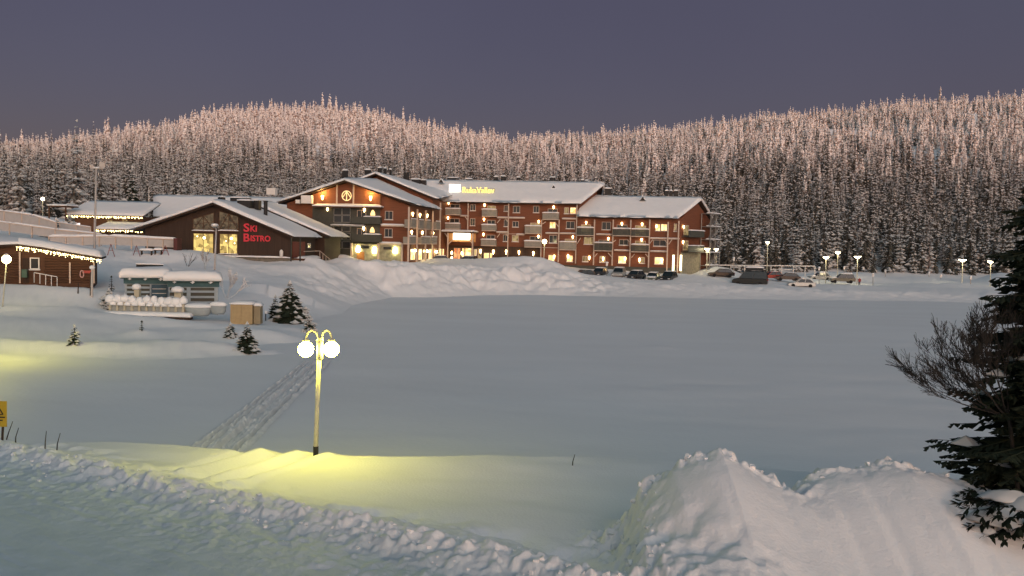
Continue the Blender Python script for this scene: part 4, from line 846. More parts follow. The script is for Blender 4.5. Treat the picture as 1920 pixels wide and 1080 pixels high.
# windows: two lit panes below, two tall gable panes above
BLIT = window_glow('bistro_glow', (0.10, 0.05, 0.01), (1.0, 0.72, 0.22), 1.2, 1.9); BDIM = window_glow('bistro_dim', (0.006, 0.005, 0.004), (0.20, 0.14, 0.08), 0.6, 3.2)
for r_, pn in (((362, 437, 401, 476), BLIT), ((411.5, 438, 446, 476.5), BLIT)):
    w_ = window(BF, BI, r_, pn, 0.0, 0.1, 1, BROWNWOOD, True, True, 21)
for (x0, y0, x1, y1, yl, yr) in ((362, 404, 401, 431, 411, 399), (411, 402, 447, 432, 396, 406)):
    s0, z0 = BF.uv(x0, 431, 0.02); s1, _ = BF.uv(x1, 431, 0.02); za = BF.uv(x0, yl, 0.02)[1]; zb = BF.uv(x1, yr, 0.02)[1]
    q = MB(); q.hexa([L(s0, 0.03, z0), L(s1, 0.03, z0), L(s1, 0.004, z0), L(s0, 0.004, z0)], [L(s0, 0.03, za), L(s1, 0.03, zb), L(s1, 0.004, zb), L(s0, 0.004, za)]); o = child(q, 'gable_window', BDIM, BI, BI)
    q = MB()
    for (a, b) in (((s0, z0), (s1, z0)), ((s0, za), (s1, zb)), ((s0, z0), (s0, za)), ((s1, z0), (s1, zb)), ((s0, (z0 + za) / 2), (s1, (z0 + zb) / 2)), (((s0 + s1) / 2, z0), ((s0 + s1) / 2, (za + zb) / 2)), ((s0, z0), ((s0 + s1) / 2, (za + zb) / 2)), (((s0 + s1) / 2, (za + zb) / 2), (s1, z0))):
        q.tube(L(a[0], 0.06, a[1]), L(b[0], 0.06, b[1]), 0.05, 0.05, 4)
    child(q, 'frame', BROWNWOOD, o, BI)
for x0, x1 in ((361, 402), (410, 447)):
    s0, z0 = BF.uv(x0, 432.5, 0.1); s1, _ = BF.uv(x1, 432.5, 0.1); q = MB(); q.fbox(BF, s0, s1, 0.2, 0.003, z0 - 0.12, z0); o = child(q, 'ledge', BROWNWOOD, BI, BI); q = MB(); snow_cap(q, BF, s0, s1, 0.22, 0.01, z0 + 0.002, 0.16, int(x0)); child(q, 'snow', SNOWR, o, BI)
for px, py in ((383, 446), (434, 447), (370, 443), (424, 452), (440, 456)):
    s, z = BF.uv(px, py, 0.05); q = MB(); q.ball(L(s, 0.08, z), 0.20 if px in (383, 434) else 0.09, 10); child(q, 'window_light', mat('bistro_lamp', (1, 0.9, 0.6), 0.5, emit=(1.0, 0.85, 0.42), estr=5), BI, BI, True)
NEON = mat('red_letters', (0.45, 0.03, 0.04), 0.4, emit=(1.0, 0.06, 0.10), estr=0.16)
for txt, x0, y0, x1, y1 in (('S', 457, 418, 467.5, 434), ('KI', 469.5, 422, 481.5, 434), ('B', 457, 437, 468, 452.5), ('ISTRO', 470, 440.5, 507, 452.5)):
    s0, z1 = BF.uv(x0, y0, 0.15); s1, z0 = BF.uv(x1, y1, 0.15); o = put_text('lettering', txt, BF, s0, s1, z0 - 0.05, z1 - 0.05, 0.15, NEON, BI, BI, 0.02)
q = MB(); s, z = BF.uv(498, 398, -6); _, z1 = BF.uv(498, 378, -6); q.tube(L(s, -6, z - 1.2), L(s, -6, z1), 0.28, 0.28, 10); q.tube(L(s, -6, z1), L(s, -6, z1 + 0.12), 0.36, 0.36, 10); child(q, 'chimney', BLACK, BI, BI)
for x0, x1, y0, y1, t in ((434, 468, 371, 376, -9), (447, 472, 376, 383, -6.5), (471, 487, 376, 386, -8), (411, 413, 370, 375, -4), (417, 419, 370, 375, -4)):
    s0, z1 = BF.uv(x0, y0, t); s1, z0 = BF.uv(x1, y1, t); q = MB(); q.fbox(BF, s0, s1, t + 0.5, t - 0.7, z0 - 0.6, z1); o = child(q, 'roof_vent', BLACK, BI, BI); q = MB(); snow_cap(q, BF, s0, s1, t + 0.5, t - 0.7, z1 + 0.002, 0.25, int(x0)); child(q, 'snow', SNOWR, o, BI)
# side entrance with red wall, posts, steps and rail
s0, z1 = BS.uv(549, 453, 0.03); s1, z0 = BS.uv(572, 474, 0.03); q = MB(); q.fbox(BS, s0, s1, 0.05, 0.003, fl, z1); child(q, 'entrance_wall', mat('red_entrance', (0.17, 0.035, 0.03), 0.7), BI, BI)
window(BS, BI, (577, 456, 582, 465), GLASS, 0.0, 0.1, 0, WHITEP, False)
for px in (546, 563): post(BS, BI, px, 446, 490, 1.6, 0.16, material=BLACK)
q = MB(); q.fbox(BS, s0 - 0.5, s1 + 1.5, 1.8, 0.003, fl - 0.35, fl - 0.05); o = child(q, 'porch_deck', BROWNWOOD, BI, BI); q = MB(); snow_cap(q, BS, s0 - 0.5, s1 + 1.5, 1.85, 0.9, fl - 0.048, 0.3, 9); child(q, 'snow', SNOWR, o, BI)
q = MB(); a = BS.loc(s1 + 1.5, 1.8, fl + 0.95); b = BS.loc(s1 + 6, 2.4, fl - 0.6); q.tube(BS.loc(s0 - 0.5, 1.8, fl + 0.95), a, 0.05); q.tube(a, b, 0.05)
for j in range(5): c = a.lerp(b, j / 4); q.tube(c, (c.x, c.y, c.z - 1.3), 0.04)
child(q, 'handrail', PALEWOOD, BI, BI)
q = MB(); s, z = BF.uv(527.5, 476, 0.4); q.lathe(L(s, 0.4, z), [(0.22, -0.5), (0.26, 0.3), (0.18, 0.5), (0.04, 0.6)], 10); child(q, 'white_lantern', WHITEP, BI, BI, True)

# ---------------------------------------------------------------- pavilion and hall behind the bistro
def bulbs(mb, pts, drop, seed, step=0.24, r=0.05):
    rnd = random.Random(seed)
    for a, b in zip(pts, pts[1:]):
        n = max(1, int((b - a).length / step))
        for i in range(n):
            c = a.lerp(b, (i + rnd.random() * 0.6) / n); k = rnd.choice((1, 2, 2, 3))
            for j in range(k): mb.lump((c.x + rnd.uniform(-.05, .05), c.y - 0.05, c.z - 0.1 - drop * (j + rnd.random() * 0.5) / 3), r, r, r * 1.3, rnd)
BULB = mat('bulb_glow', (1, 0.9, 0.6), 0.5, emit=(1.0, 0.80, 0.36), estr=9.0)
PF = Frame(at(190, 420, 146).x, 146, 3); L = PF.loc
PV = thing('pavilion', L(0, 0, 8.3), 'low brown pavilion with hipped snowy roof and two rows of string lights behind the bistro', 'pavilion')
e0, ez = PF.uv(122, 399, 1); e1, ez1 = PF.uv(268, 406, 1); ez = (ez + ez1) / 2 - 0.1; r0, rz_ = PF.uv(166, 377, -6); r1, _ = PF.uv(300, 381, -6); rz_ -= 0.3
m = MB(); m.fbox(PF, e0 + 1, e1 - 0.5, -0.1, -11, 6.5, ez - 0.1); child(m, 'wall', BROWNWOOD, PV, PV)
for q4, sd in (((L(e0, 1, ez), L(e1, 1, ez), L(r1, -6, rz_), L(r0, -6, rz_)), 41), ((L(e0, -13, ez), L(e0, 1, ez), L(r0, -6, rz_), L(r0, -6.05, rz_)), 42)):
    q = MB(); slab(q, *q4, 0.2); o = child(q, 'roof_slope', BROWNWOOD, PV, PV); q = MB(); snow_patch(q, *q4, 0.4, 0.25, 24, 8, sd, 0.4); child(q, 'snow', SNOWR, o, PV, True)
q = MB(); bulbs(q, [L(e0 + 0.2, 1.05, ez - 0.1), L(e1, 1.05, ez - 0.1)], 0.35, 5, 0.22, 0.06); o = child(q, 'string_lights', BULB, PV, PV); o['kind'] = 'stuff'
f0, fz = PF.uv(178, 428, 4); f1, fz2 = PF.uv(272, 432, 4); fz = (fz + fz2) / 2
q4 = (L(f0, 4, fz), L(f1, 4, fz), L(f1, 0, fz + 0.9), L(f0, 0, fz + 0.9)); q = MB(); slab(q, *q4, 0.18); o = child(q, 'porch_roof', BROWNWOOD, PV, PV); q = MB(); snow_patch(q, *q4, 0.4, 0.15, 20, 6, 43, 0.3); child(q, 'snow', SNOWR, o, PV, True)
q = MB(); bulbs(q, [L(f0, 4.05, fz - 0.1), L(f1, 4.05, fz - 0.1)], 0.35, 6, 0.22, 0.06); o = child(q, 'string_lights', BULB, PV, PV); o['kind'] = 'stuff'
for px in (180, 205, 235, 268): post(PF, PV, px, 430, 446, 3.6, 0.18, material=BROWNWOOD)
for (x0, x1) in ((200, 212), (228, 240)): window(PF, PV, (x0, 411, x1, 418), LITDIM, -0.1, 0.08, 1, BROWNWOOD, False)
q = MB(); s, z = PF.uv(142, 432, 2); q.fbox(PF, s - 0.5, s + 0.5, 2.2, 1.6, z - 1.2, z + 1.2); child(q, 'lit_doorway', mat('pinkish_glow', (0.9, 0.85, 0.85), 0.5, emit=(1.0, 0.85, 0.85), estr=1.6), PV, PV)
c0, cz = PF.uv(95, 385.5, 3); c1, _ = PF.uv(132, 386.5, 3); q = MB(); q.fbox(PF, c0, c1, 4, 0.5, cz - 0.2, cz); o = child(q, 'side_canopy', BROWNWOOD, PV, PV); q = MB(); snow_cap(q, PF, c0, c1, 4.05, 0.5, cz + 0.002, 0.3, 44); child(q, 'snow', SNOWR, o, PV)
for s in (c0 + 0.2, c1 - 0.3): q = MB(); q.tube(L(s, 3.8, 7.5), L(s, 3.8, cz - 0.2), 0.12, 0.12, 6); child(q, 'post', BROWNWOOD, PV, PV)
CF = Frame(at(400, 390, 158).x, 158, 4); L = CF.loc
HL = thing('hall', L(0, 0, 6), 'broad low hall with a plain snowy roof rising behind the bistro ridge', 'building')
r0, rz_ = CF.uv(289, 366, -8); r1, _ = CF.uv(545, 372, -8); e0, ez = CF.uv(289, 404, 0); e1, _ = CF.uv(560, 410, 0); rz_ -= 0.3; ez -= 0.2
for q4, sd in (((L(e0, 0, ez), L(e1, 0, ez), L(r1, -8, rz_), L(r0, -8, rz_)), 45), ((L(e1, -16, ez), L(e0, -16, ez), L(r0, -8, rz_ + 0.01), L(r1, -8, rz_ + 0.01)), 46)):
    q = MB(); slab(q, *q4, 0.3); o = child(q, 'roof_slope', DARKWOOD, HL, HL); q = MB(); snow_patch(q, *q4, 0.45, 0.3, 30, 10, sd, 0.5); child(q, 'snow', SNOWR, o, HL, True)
q = MB(); gable_prism(q, L(e0 + 0.6, -0.8, 0), L(e1 - 0.6, -0.8, 0), L(e1 - 0.6, -15.2, 0), L(e0 + 0.6, -15.2, 0), 5, ez - 0.1, L(e0 + 0.6, -8, 0), L(e1 - 0.6, -8, 0), rz_ - 0.5); child(q, 'wall', DARKWOOD, HL, HL)
q = MB(); s, z = CF.uv(279, 378, 2); _, z1 = CF.uv(279, 350, 2); q.tube(L(s, 2, z - 3), L(s, 2, z1), 0.08, 0.05, 6); child(q, 'flag_pole', WHITEP, HL, HL)

# ---------------------------------------------------------------- kiosk at the left edge
KF = Frame(at(175, 520, 91).x, 91, -21); L = KF.loc
KI = thing('kiosk', L(-4, 0, 3.3), 'brown log cabin with string lights along its snowy eave at the left edge', 'cabin')
KN = [(-60, 463), (33, 459), (80, 465), (130, 474), (191, 484)]
ka = [pix3(KF, x, y - 1.5, 0.9) for x, y in KN]
m = MB(); bz = 2.8; wall_top = [KF.uv(x, y + 2, 0.0) for x, y in KN]; wall_top[-1] = KF.uv(175, 483, 0.0)
f = [L(wall_top[0][0], 0, bz), L(wall_top[-1][0], 0, bz)] + [L(s, 0, z) for s, z in reversed(wall_top)]
m.face(f); m.face([p + KF.n * -5 for p in f][::-1]); a, b = wall_top[-1]
m.face([L(a, 0, bz), L(a, -5, bz), L(a, -5, b), L(a, 0, b)]); child(m, 'wall', BROWNWOOD, KI, KI)
for j in range(11):                                      # log courses on the front
    for (x0, x1) in ((-55, 36), (84, 130), (133, 174)):
        y_ = 528 - j * 4.9
        if y_ < (468 if x0 < 60 else 482 if x0 < 100 else 488): continue
        s0, z = KF.uv(x0, y_, 0.06); s1, z_ = KF.uv(x1, y_, 0.06); q = MB(); q.tube(L(s0, 0.02, z_), L(s1, 0.02, z_), 0.12, 0.12, 6); child(q, 'log', BROWNWOOD, KI, KI)
for i in range(1, 4):
    a, b = ka[i], ka[i + 1]; bk = KF.n * -6.5
    q4 = (a, b, b + bk, a + bk); q = MB(); slab(q, *q4, 0.2); o = child(q, 'roof_slope', DARKWOOD, KI, KI)
q4 = (ka[1], ka[4], ka[4] + bk, ka[1] + bk)
def kp(u, v):
    x = u * 3; i = min(2, int(x)); p = ka[1 + i].lerp(ka[2 + i], x - i); return p + bk * v
q = MB(); n, mm = 30, 10; i0 = 0
for top in (1, 0):
    for j in range(mm + 1):
        for i in range(n + 1):
            u, v = i / n, j / mm; e = min(1, min(v, 1 - v) * 8.5 / 0.5, min(u + 0.05, 1 - u) * 8.6 / 0.5); h = (0.12 + 0.5 * math.sqrt(max(0, 1 - (1 - e) ** 2)) + 0.12 * (float(vn(np.array(u * 5), np.array(v * 4), 9)) - 0.5)) if top else 0.004
            pp = kp(u, v) + KF.n * (0.15 * (1 - v) ** 6) + Vector((0, 0, h)); q.v.append(tuple(pp))
W = n + 1; B = W * (mm + 1)
for j in range(mm):
    for i in range(n): k0 = j * W + i; q.f.append((k0, k0 + 1, k0 + W + 1, k0 + W)); q.f.append((B + k0 + W, B + k0 + W + 1, B + k0 + 1, B + k0))
for i in range(n): q.f.append((B + i, B + i + 1, i + 1, i)); k0 = mm * W + i; q.f.append((k0, k0 + 1, B + k0 + 1, B + k0))
for j in range(mm): k0 = j * W; q.f.append((k0, k0 + W, B + k0 + W, B + k0)); k0 += n; q.f.append((B + k0, B + k0 + W, k0 + W, k0))
q.m = [0] * len(q.f); child(q, 'roof_snow', SNOWR, KI, KI, True)
q4 = (ka[0], ka[1], ka[1] + bk, ka[0] + bk); q = MB(); slab(q, *q4, 0.2); o = child(q, 'roof_slope', DARKWOOD, KI, KI); q = MB(); snow_patch(q, *[p + Vector((0, 0, 0.0)) for p in q4], 0.35, 0.1, 20, 8, 47, 0.4); child(q, 'snow', SNOWR, o, KI, True)
q = MB(); bulbs(q, [p + Vector((0, -0.1, -0.15)) for p in ka[1:]], 0.42, 8, 0.10, 0.045); o = child(q, 'string_lights', BULB, KI, KI); o['kind'] = 'stuff'
window(KF, KI, (56, 483, 74, 505), GLASS, 0.05, 0.1, 0, WHITEP, True, True, 5)
q = MB(); s0, z1 = KF.uv(42, 484, 0.05); s1, _ = KF.uv(54, 484, 0.05); q.fbox(KF, s0, s1, 0.07, 0.003, 3.2, z1); child(q, 'door', DARKWOOD, KI, KI)
for px in (37, 131, 176): post(KF, KI, px, 472 if px < 50 else 492, 531, 0.22, 0.14, material=PALEWOOD)
q = MB(); s0, z1 = KF.uv(41, 505, 0.9); s1, z0 = KF.uv(51, 520, 0.9); q.fbox(KF, s0, s1, 1.2, 0.6, z0, z1); child(q, 'bin', mat('green_bin', (0.05, 0.11, 0.08), 0.5), KI, KI)
q = MB(); a = pix3(KF, 64, 511, 2.0); b = pix3(KF, 107, 519, 2.0); q.tube(a, b, 0.04)
for j in range(5): c = a.lerp(b, j / 4); q.tube(c, (c.x, c.y, c.z - 1.0), 0.035)
child(q, 'handrail', WHITEP, KI, KI)
q = MB(); s, z = KF.uv(154, 513, 0.25); q.fbox(KF, s, s + 0.85, 0.22, 0.12, z + 0.05, z + 0.32); child(q, 'red_arrow_board', mat('red_board', (0.35, 0.06, 0.05), 0.6), KI, KI)
q = MB(); n = 16
q.path([L(s - 0.02 + 0.16 * math.cos(6.283 * i / n), 0.25, z - 0.05 + 0.36 * math.sin(6.283 * i / n)) for i in range(n + 1)], 0.06); child(q, 'life_ring', mat('ring_red', (0.5, 0.3, 0.28), 0.6), KI, KI)

# ---------------------------------------------------------------- fences and ramp walls at the left
def fence(name, line, h, posts, label, snow=0.14, material=WHITEP, th=0.06, group=None, bottom=0.15):
    """line: (px, py_top, depth) along the top rail"""
    P = [at(*p) for p in line]; o0 = P[0]; rt = thing(name, (o0.x, o0.y, o0.z - h), label, 'fence', group)
    seg = [(b - a).length for a, b in zip(P, P[1:])]; tot = sum(seg)
    def ptt(d):
        for a, b, s_ in zip(P, P[1:], seg):
            if d <= s_: return a.lerp(b, d / s_)
            d -= s_
        return P[-1]
    for i in range(posts + 1):
        c = ptt(tot * i / posts - 1e-4 if i else 0); q = MB(); q.box((c.x, c.y - 0.03, c.z - h / 2 - 0.1), (0.14, 0.14, h + 0.4)); child(q, 'post', PALEWOOD, rt, rt)
    for i in range(posts):
        a, b = ptt(tot * i / posts), ptt(tot * (i + 1) / posts); d = (b - a); d.z = 0; d.normalize(); nn = Vector((d.y, -d.x, 0)) * th / 2; a = a + d * 0.09; b = b - d * 0.09
        q = MB(); lo = Vector((0, 0, -h + bottom)); hi_ = Vector((0, 0, -0.12)); q.hexa([a + nn + lo, b + nn + lo, b - nn + lo, a - nn + lo], [a + nn + hi_, b + nn + hi_, b - nn + hi_, a - nn + hi_]); child(q, 'panel', material, rt, rt)
    for i in range(len(P) - 1):
        a, b = P[i], P[i + 1]; q = MB(); d = (b - a).normalized(); nn = Vector((d.y, -d.x, 0)).normalized() * 0.12; dn = Vector((0, 0, -0.1)); q.hexa([a + nn + dn, b + nn + dn, b - nn + dn, a - nn + dn], [a + nn, b + nn, b - nn, a - nn]); r_ = child(q, 'rail', PALEWOOD, rt, rt)
        q = MB(); snow_patch(q, a + nn, b + nn, b - nn, a - nn, snow, 0.05, 14, 3, i + 3, 0.12); child(q, 'snow', SNOWR, r_, rt, True)
FP = mat('pale_fence', (0.40, 0.39, 0.39), 0.7, 0.08, 2)
fence('terrace_fence', [(92, 444, 113), (205, 443, 116), (335, 449, 119)], 1.25, 8, 'pale panelled terrace fence in front of the bistro, capped with snow', 0.3, FP)
fence('ramp_fence', [(-60, 390, 132), (8, 396, 131), (60, 403, 130), (106, 417, 129)], 1.7, 5, 'upper panelled ramp fence running down from the left edge', 0.22, FP)
fence('ramp_fence', [(-60, 409, 122), (25, 419, 121), (105, 430, 121), (190, 439, 121)], 1.3, 6, 'lower pale ramp fence between the kiosk roof and the pavilion', 0.2, FP)
fence('shelter_fence', [(112, 417, 133), (136, 421, 133), (170, 426, 132)], 1.4, 2, 'short pale fence beside the pavilion doorway', 0.12, FP)
q = MB(); c = at(332, 462, 118.5); q.box((c.x + 0.3, c.y - 0.6, c.z + 0.1), (0.5, 1.6, 2.0)); o = q.build('fence_end_cabinet', mat('maroon', (0.09, 0.03, 0.03), 0.7), origin=Vector((c.x, c.y, c.z - 1))); tag(o, 'maroon cabinet at the right end of the terrace fence', 'cabinet')

# ---------------------------------------------------------------- lamps
def globe_material(name, col, strn): return mat(name, (0.9, 0.9, 0.8), 0.4, emit=col, estr=strn)
def place(px, py, d0=12, d1=400): return hit(px, py, d0, d1)
# twin-globe lamp in the foreground
b = at(592, 852, 27.8); b.z = gz(b.x, b.y); LP = thing('twin_lamp_post', b, 'tall pale lamp post with two glowing yellow globes on the near snowbank', 'street lamp')
top = at(600, 632, 27.8); lean = Vector((top.x - b.x, 0, 0)); POLE = mat('pale_pole', (0.55, 0.53, 0.42), 0.6, 0.2, 6)
q = MB(); q.tube(b + Vector((0, 0, -0.5)), b + Vector((0, 0, 0.35)), 0.085, 0.085, 12); child(q, 'pole_base', BLACK, LP, LP)
q = MB(); q.tube(b + Vector((0, 0, 0.35)), top, 0.075, 0.06, 12); child(q, 'pole', POLE, LP, LP, True)
q = MB(); q.tube(top + Vector((0, 0, -0.7)), top + Vector((0, 0, -0.1)), 0.1, 0.1, 12); q.tube(top + Vector((0, 0, -0.1)), top + Vector((0, 0, 0.02)), 0.12, 0.03, 12); child(q, 'collar', POLE, LP, LP, True)
GL = globe_material('globe_yellow', (1.0, 0.88, 0.10), 150.0)
rr_ = 0.245
for sg, gx in ((-1, 573.5), (1, 621.5)):
    g_ = at(gx, 655, 27.8); pts_ = []
    for j in range(11):
        a = math.pi * j / 10; xm = (top.x + sg * 0.05 + g_.x) / 2; ra = abs(g_.x - top.x - sg * 0.05) / 2
        pts_.append(Vector((xm - sg * ra * math.cos(a), g_.y, g_.z + 0.33 + 0.28 * math.sin(a))))
    q = MB(); q.path(pts_, 0.035, 8); q.tube((g_.x, g_.y, g_.z + 0.33), (g_.x, g_.y, g_.z + 0.26), 0.09, 0.12, 10); child(q, 'arm', POLE, LP, LP, True)
    q = MB(); q.ball(g_, rr_, 16); child(q, 'globe', GL, LP, LP, True)
def globe_lamp(px, pyb, pyg, rpx, d, label, glow, estr_r=None, name='globe_lamp', rad_pole=0.05, lean=0.0, group='globe lamps'):
    b = at(px, pyb, d); z = gz(b.x, b.y); b.z = min(b.z, z) if z > 0.2 else b.z; g_ = at(px + lean, pyg, d); r_ = rpx * d / F
    t = thing(name, b, label, 'street lamp', group); q = MB(); q.tube(b + Vector((0, 0, -0.4)), (g_.x, g_.y, g_.z - r_ * 0.9), rad_pole * 1.2, rad_pole, 8); child(q, 'pole', POLE, t, t, True)
    q = MB(); q.ball(g_, r_, 14); child(q, 'globe', glow, t, t, True)
    q = MB(); q.lathe((g_.x, g_.y, g_.z + r_ * 0.86), [(r_ * 0.6, 0), (r_ * 0.45, r_ * 0.3), (r_ * 0.1, r_ * 0.45)], 10); child(q, 'snow_cap', SNOWR, t, t, True)
    return t
h_ = hit(4, 575); globe_lamp(4, 575, 486, 8, h_.y, 'single glowing globe lamp on a pale pole before the kiosk', globe_material('globe_kiosk', (1.0, 0.83, 0.30), 26), lean=8)
globe_lamp(80, 398, 373, 3.2, 140, 'small globe lamp above the ramp fence by the forest edge', globe_material('globe_small', (1.0, 0.9, 0.55), 14))
globe_lamp(1019, 494, 453, 4.2, 164, 'globe lamp in front of the hotel beside the tall snow heap', globe_material('globe_hotel', (1.0, 0.84, 0.42), 18), lean=2, rad_pole=0.07)
globe_lamp(-28, 680, 545, 11, 56, 'globe lamp off the left edge lighting the lake shore', GL)
def disc_lamp(px, pyb, pyt, wpx, d, label, double=False):
    b = at(px, pyb, d); b.z = min(b.z, gz(b.x, b.y)); h = at(px + (pyb - pyt) * 0.02, pyt, d); w_ = wpx * d / F / 2
    t = thing('parking_lamp', b, label, 'street lamp', 'lamps around the car park'); q = MB(); q.tube(b + Vector((0, 0, -0.4)), h + Vector((0, 0, -0.35)), 0.09, 0.07, 8); child(q, 'pole', POLE, t, t, True)
    q = MB(); q.lathe(h, [(0.09, -0.4), (w_ * 0.55, -0.22), (w_ * 0.95, -0.05), (w_ * 0.9, 0.02)], 12); child(q, 'lamp_head', globe_material('parking_glow', (1.0, 0.84, 0.50), 30), t, t, True)
    q = MB(); q.lathe(h, [(w_, 0.025), (w_ * 0.85, 0.16), (w_ * 0.3, 0.26)], 12); child(q, 'cover', METAL, t, t, True)
for a in ((1325, 516, 466, 11, 176, 'disc-headed lamp nearest the corner stair of the hotel'), (1342, 516, 467, 9, 186, 'second disc lamp right of the hotel corner stair'), (1438, 520, 454, 7, 196, 'tallest slim lamp behind the black van'),
          (1548, 528, 482, 11, 184, 'disc lamp above the snow-covered cars, left of the pair'), (1570, 524, 473, 10, 200, 'taller thin lamp between two shorter disc lamps'), (1607, 530, 481, 13, 184, 'disc lamp beside the person in red'),
          (1804, 528, 487, 14, 190, 'disc lamp at the right of the car park, left of the last one'), (1857, 528, 490, 12, 186, 'rightmost disc lamp just left of the dark spruce')): disc_lamp(*a)
def heater(px, pyb, pyt, d, label):
    b = at(px, pyb, d); b.z = min(b.z, gz(b.x, b.y)); h = at(px, pyt, d); t = thing('heating_post', b, label, 'post', 'car heating posts')
    q = MB(); q.tube(b + Vector((0, 0, -0.3)), h + Vector((0, 0, -0.5)), 0.07, 0.07, 6); child(q, 'pole', METAL, t, t); q = MB(); q.box((h.x, h.y, h.z - 0.27), (0.34, 0.24, 0.5)); child(q, 'socket_box', WHITEP, t, t)
    q = MB(); q.lathe(h, [(0.3, -0.02), (0.28, 0.1), (0.15, 0.22), (0.02, 0.25)], 8); child(q, 'snow_cap', SNOWR, t, t, True)
for a in ((1376, 516, 484, 176, 'white-topped socket post left of the long white frame'), (1536, 530, 502, 180, 'socket post just left of the snow-covered cars'), (1583, 522, 501, 205, 'socket post behind the snow mound by the lamps'),
          (1660, 526, 507, 215, 'socket post on the snow ridge, first right of the walkers'), (1742, 528, 511, 215, 'socket post on the snow ridge, second right of the walkers'), (1764, 530, 516, 215, 'small dark post on the snow ridge before the lamps'),
          (1637, 535, 514, 178, 'snow-caked post standing right of the person in red'), (1820, 545, 519, 176, 'snow-caked post on the bank near the rightmost lamps'), (1138, 523, 493, 160, 'snow-caked ticket post between the cars at the hotel')): heater(*a)
# flood mast by the terrace and lamp before the bistro
b = at(176, 462, 106); b.z = gz(b.x, b.y); tp = at(180.5, 316, 106); t = thing('floodlight_mast', b, 'tall grey floodlight mast standing behind the kiosk', 'mast'); GM = mat('galvanised', (0.42, 0.40, 0.39), 0.5, 0.1, 3)
q = MB(); q.tube(b + Vector((0, 0, -0.5)), tp, 0.16, 0.10, 10); child(q, 'pole', GM, t, t, True); q = MB(); q.box(tp + Vector((0.15, 0, 0)), (1.6, 0.14, 0.12)); o = child(q, 'cross_arm', GM, t, t)
q = MB(); snow_patch(q, tp + Vector((-0.7, -0.1, 0.07)), tp + Vector((1.0, -0.1, 0.07)), tp + Vector((1.0, 0.1, 0.07)), tp + Vector((-0.7, 0.1, 0.07)), 0.16, 0.02, 10, 3, 2, 0.1); child(q, 'snow', SNOWR, o, t)
for dx, sz in ((-0.5, 0.35), (0.75, 0.62)): q = MB(); q.box(tp + Vector((dx, -0.1, 0.12 + sz / 2)), (sz, 0.3, sz), 0.3); child(q, 'floodlight', GM, t, t)
b = hit(402, 513, 80); tp = at(405.5, 428, b.y); t = thing('floodlight_post', b, 'snow-capped lamp post in front of the bistro windows', 'street lamp')
q = MB(); q.tube(b + Vector((0, 0, -0.4)), tp, 0.12, 0.10, 8); child(q, 'pole', GM, t, t, True); q = MB(); q.hexa([tp + Vector(v) for v in ((-0.25, -0.7, 0.15), (0.35, -0.7, 0.15), (0.35, 0.1, 0.0), (-0.25, 0.1, 0.0))], [tp + Vector(v) for v in ((-0.5, -0.7, 0.32), (0.3, -0.7, 0.32), (0.3, 0.2, 0.3), (-0.5, 0.2, 0.3))]); o = child(q, 'lamp_head', METAL, t, t)
q = MB(); q.lathe(tp + Vector((-0.1, -0.25, 0.31)), [(0.46, 0), (0.42, 0.16), (0.2, 0.26)], 10); child(q, 'snow_cap', SNOWR, o, t, True)
# ---------------------------------------------------------------- play cabins, barrier, crate (left middle ground)
def cabin(px0, px1, pyb, pyeave, d, label, blue, seed):
    b0 = at(px0, pyb, d); b1 = at(px1, pyb, d); fr = Frame(b0.x, d, -18); w_ = (b1.x - b0.x) * 0.96; zb = min(b0.z, gz(b0.x, d)) - 0.2; ze = at((px0 + px1) / 2, pyeave, d).z
    t = thing('play_cabin', (b0.x, d, zb), label, 'cabin', 'snowed-in cabins by the crate')
    m = MB(); m.fbox(fr, 0, w_, 0, -1.8, zb, ze); child(m, 'wall', mat('grey_boards', (0.30, 0.36, 0.41), 0.7, 0.12, 2), t, t)
    m = MB(); m.fbox(fr, -0.1, w_ + 0.1, 0.12, 0.003, ze - 0.6, ze - 0.1); child(m, 'fascia', mat('teal_board', (0.04, 0.10, 0.12), 0.6, 0.2, 2), t, t)
    q = (fr.loc(-0.35, 0.5, ze), fr.loc(w_ + 0.25, 0.5, ze), fr.loc(w_ + 0.25, -2.1, ze + 0.1), fr.loc(-0.35, -2.1, ze + 0.1)); m = MB(); slab(m, *q, 0.1); o = child(m, 'roof', mat('teal_board', (0, 0, 0)), t, t)
    m = MB(); snow_patch(m, *q, 0.85, 0.2, 30, 8, seed, 0.7); child(m, 'snow', SNOWR, o, t, True)
    for i in range(3):
        s = w_ * (0.12 + 0.36 * i); m = MB(); m.lump(fr.loc(s, 0.45, ze - 0.12), 0.22, 0.1, 0.24, random.Random(seed + i)); child(m, 'hanging_snow', SNOWR, t, t)
    for (a, b, kind_) in blue:
        za, zc = zb + 0.55, ze - 0.68
        if kind_:
            m = MB(); m.fbox(fr, a * w_, b * w_, 0.1, 0.003, za, zc); o = child(m, 'shutter', mat('blue_shutter', (0.025, 0.07, 0.11), 0.5, 0.15, 3), t, t)
            for k in range(3): m = MB(); z = za + (zc - za) * (0.25 + 0.25 * k); m.fbox(fr, a * w_ + 0.08, b * w_ - 0.08, 0.13, 0.103, z, z + 0.05); child(m, 'stripe', WHITEP, o, t)
        else:
            m = MB(); m.fbox(fr, a * w_, b * w_, 0.04, 0.003, za, zc); o = child(m, 'window_bay', DARKPANEL, t, t)
            for k in range(4): m = MB(); z = za + (zc - za) * (0.03 + 0.25 * k); m.fbox(fr, a * w_, b * w_, 0.22, 0.043, z, z + 0.2); child(m, 'slat', mat('grey_boards', (0, 0, 0)), o, t)
    return t
cabin(234, 312, 574, 521, 86, 'left of two snow-roofed cabins, with grey slats and blue shutter', ((0.05, 0.58, 0), (0.62, 0.99, 1)), 3)
cabin(316, 408, 578, 527, 85, 'right of two snow-roofed cabins, with pale grey slats', ((0.02, 0.36, 0), (0.44, 0.92, 0)), 4)
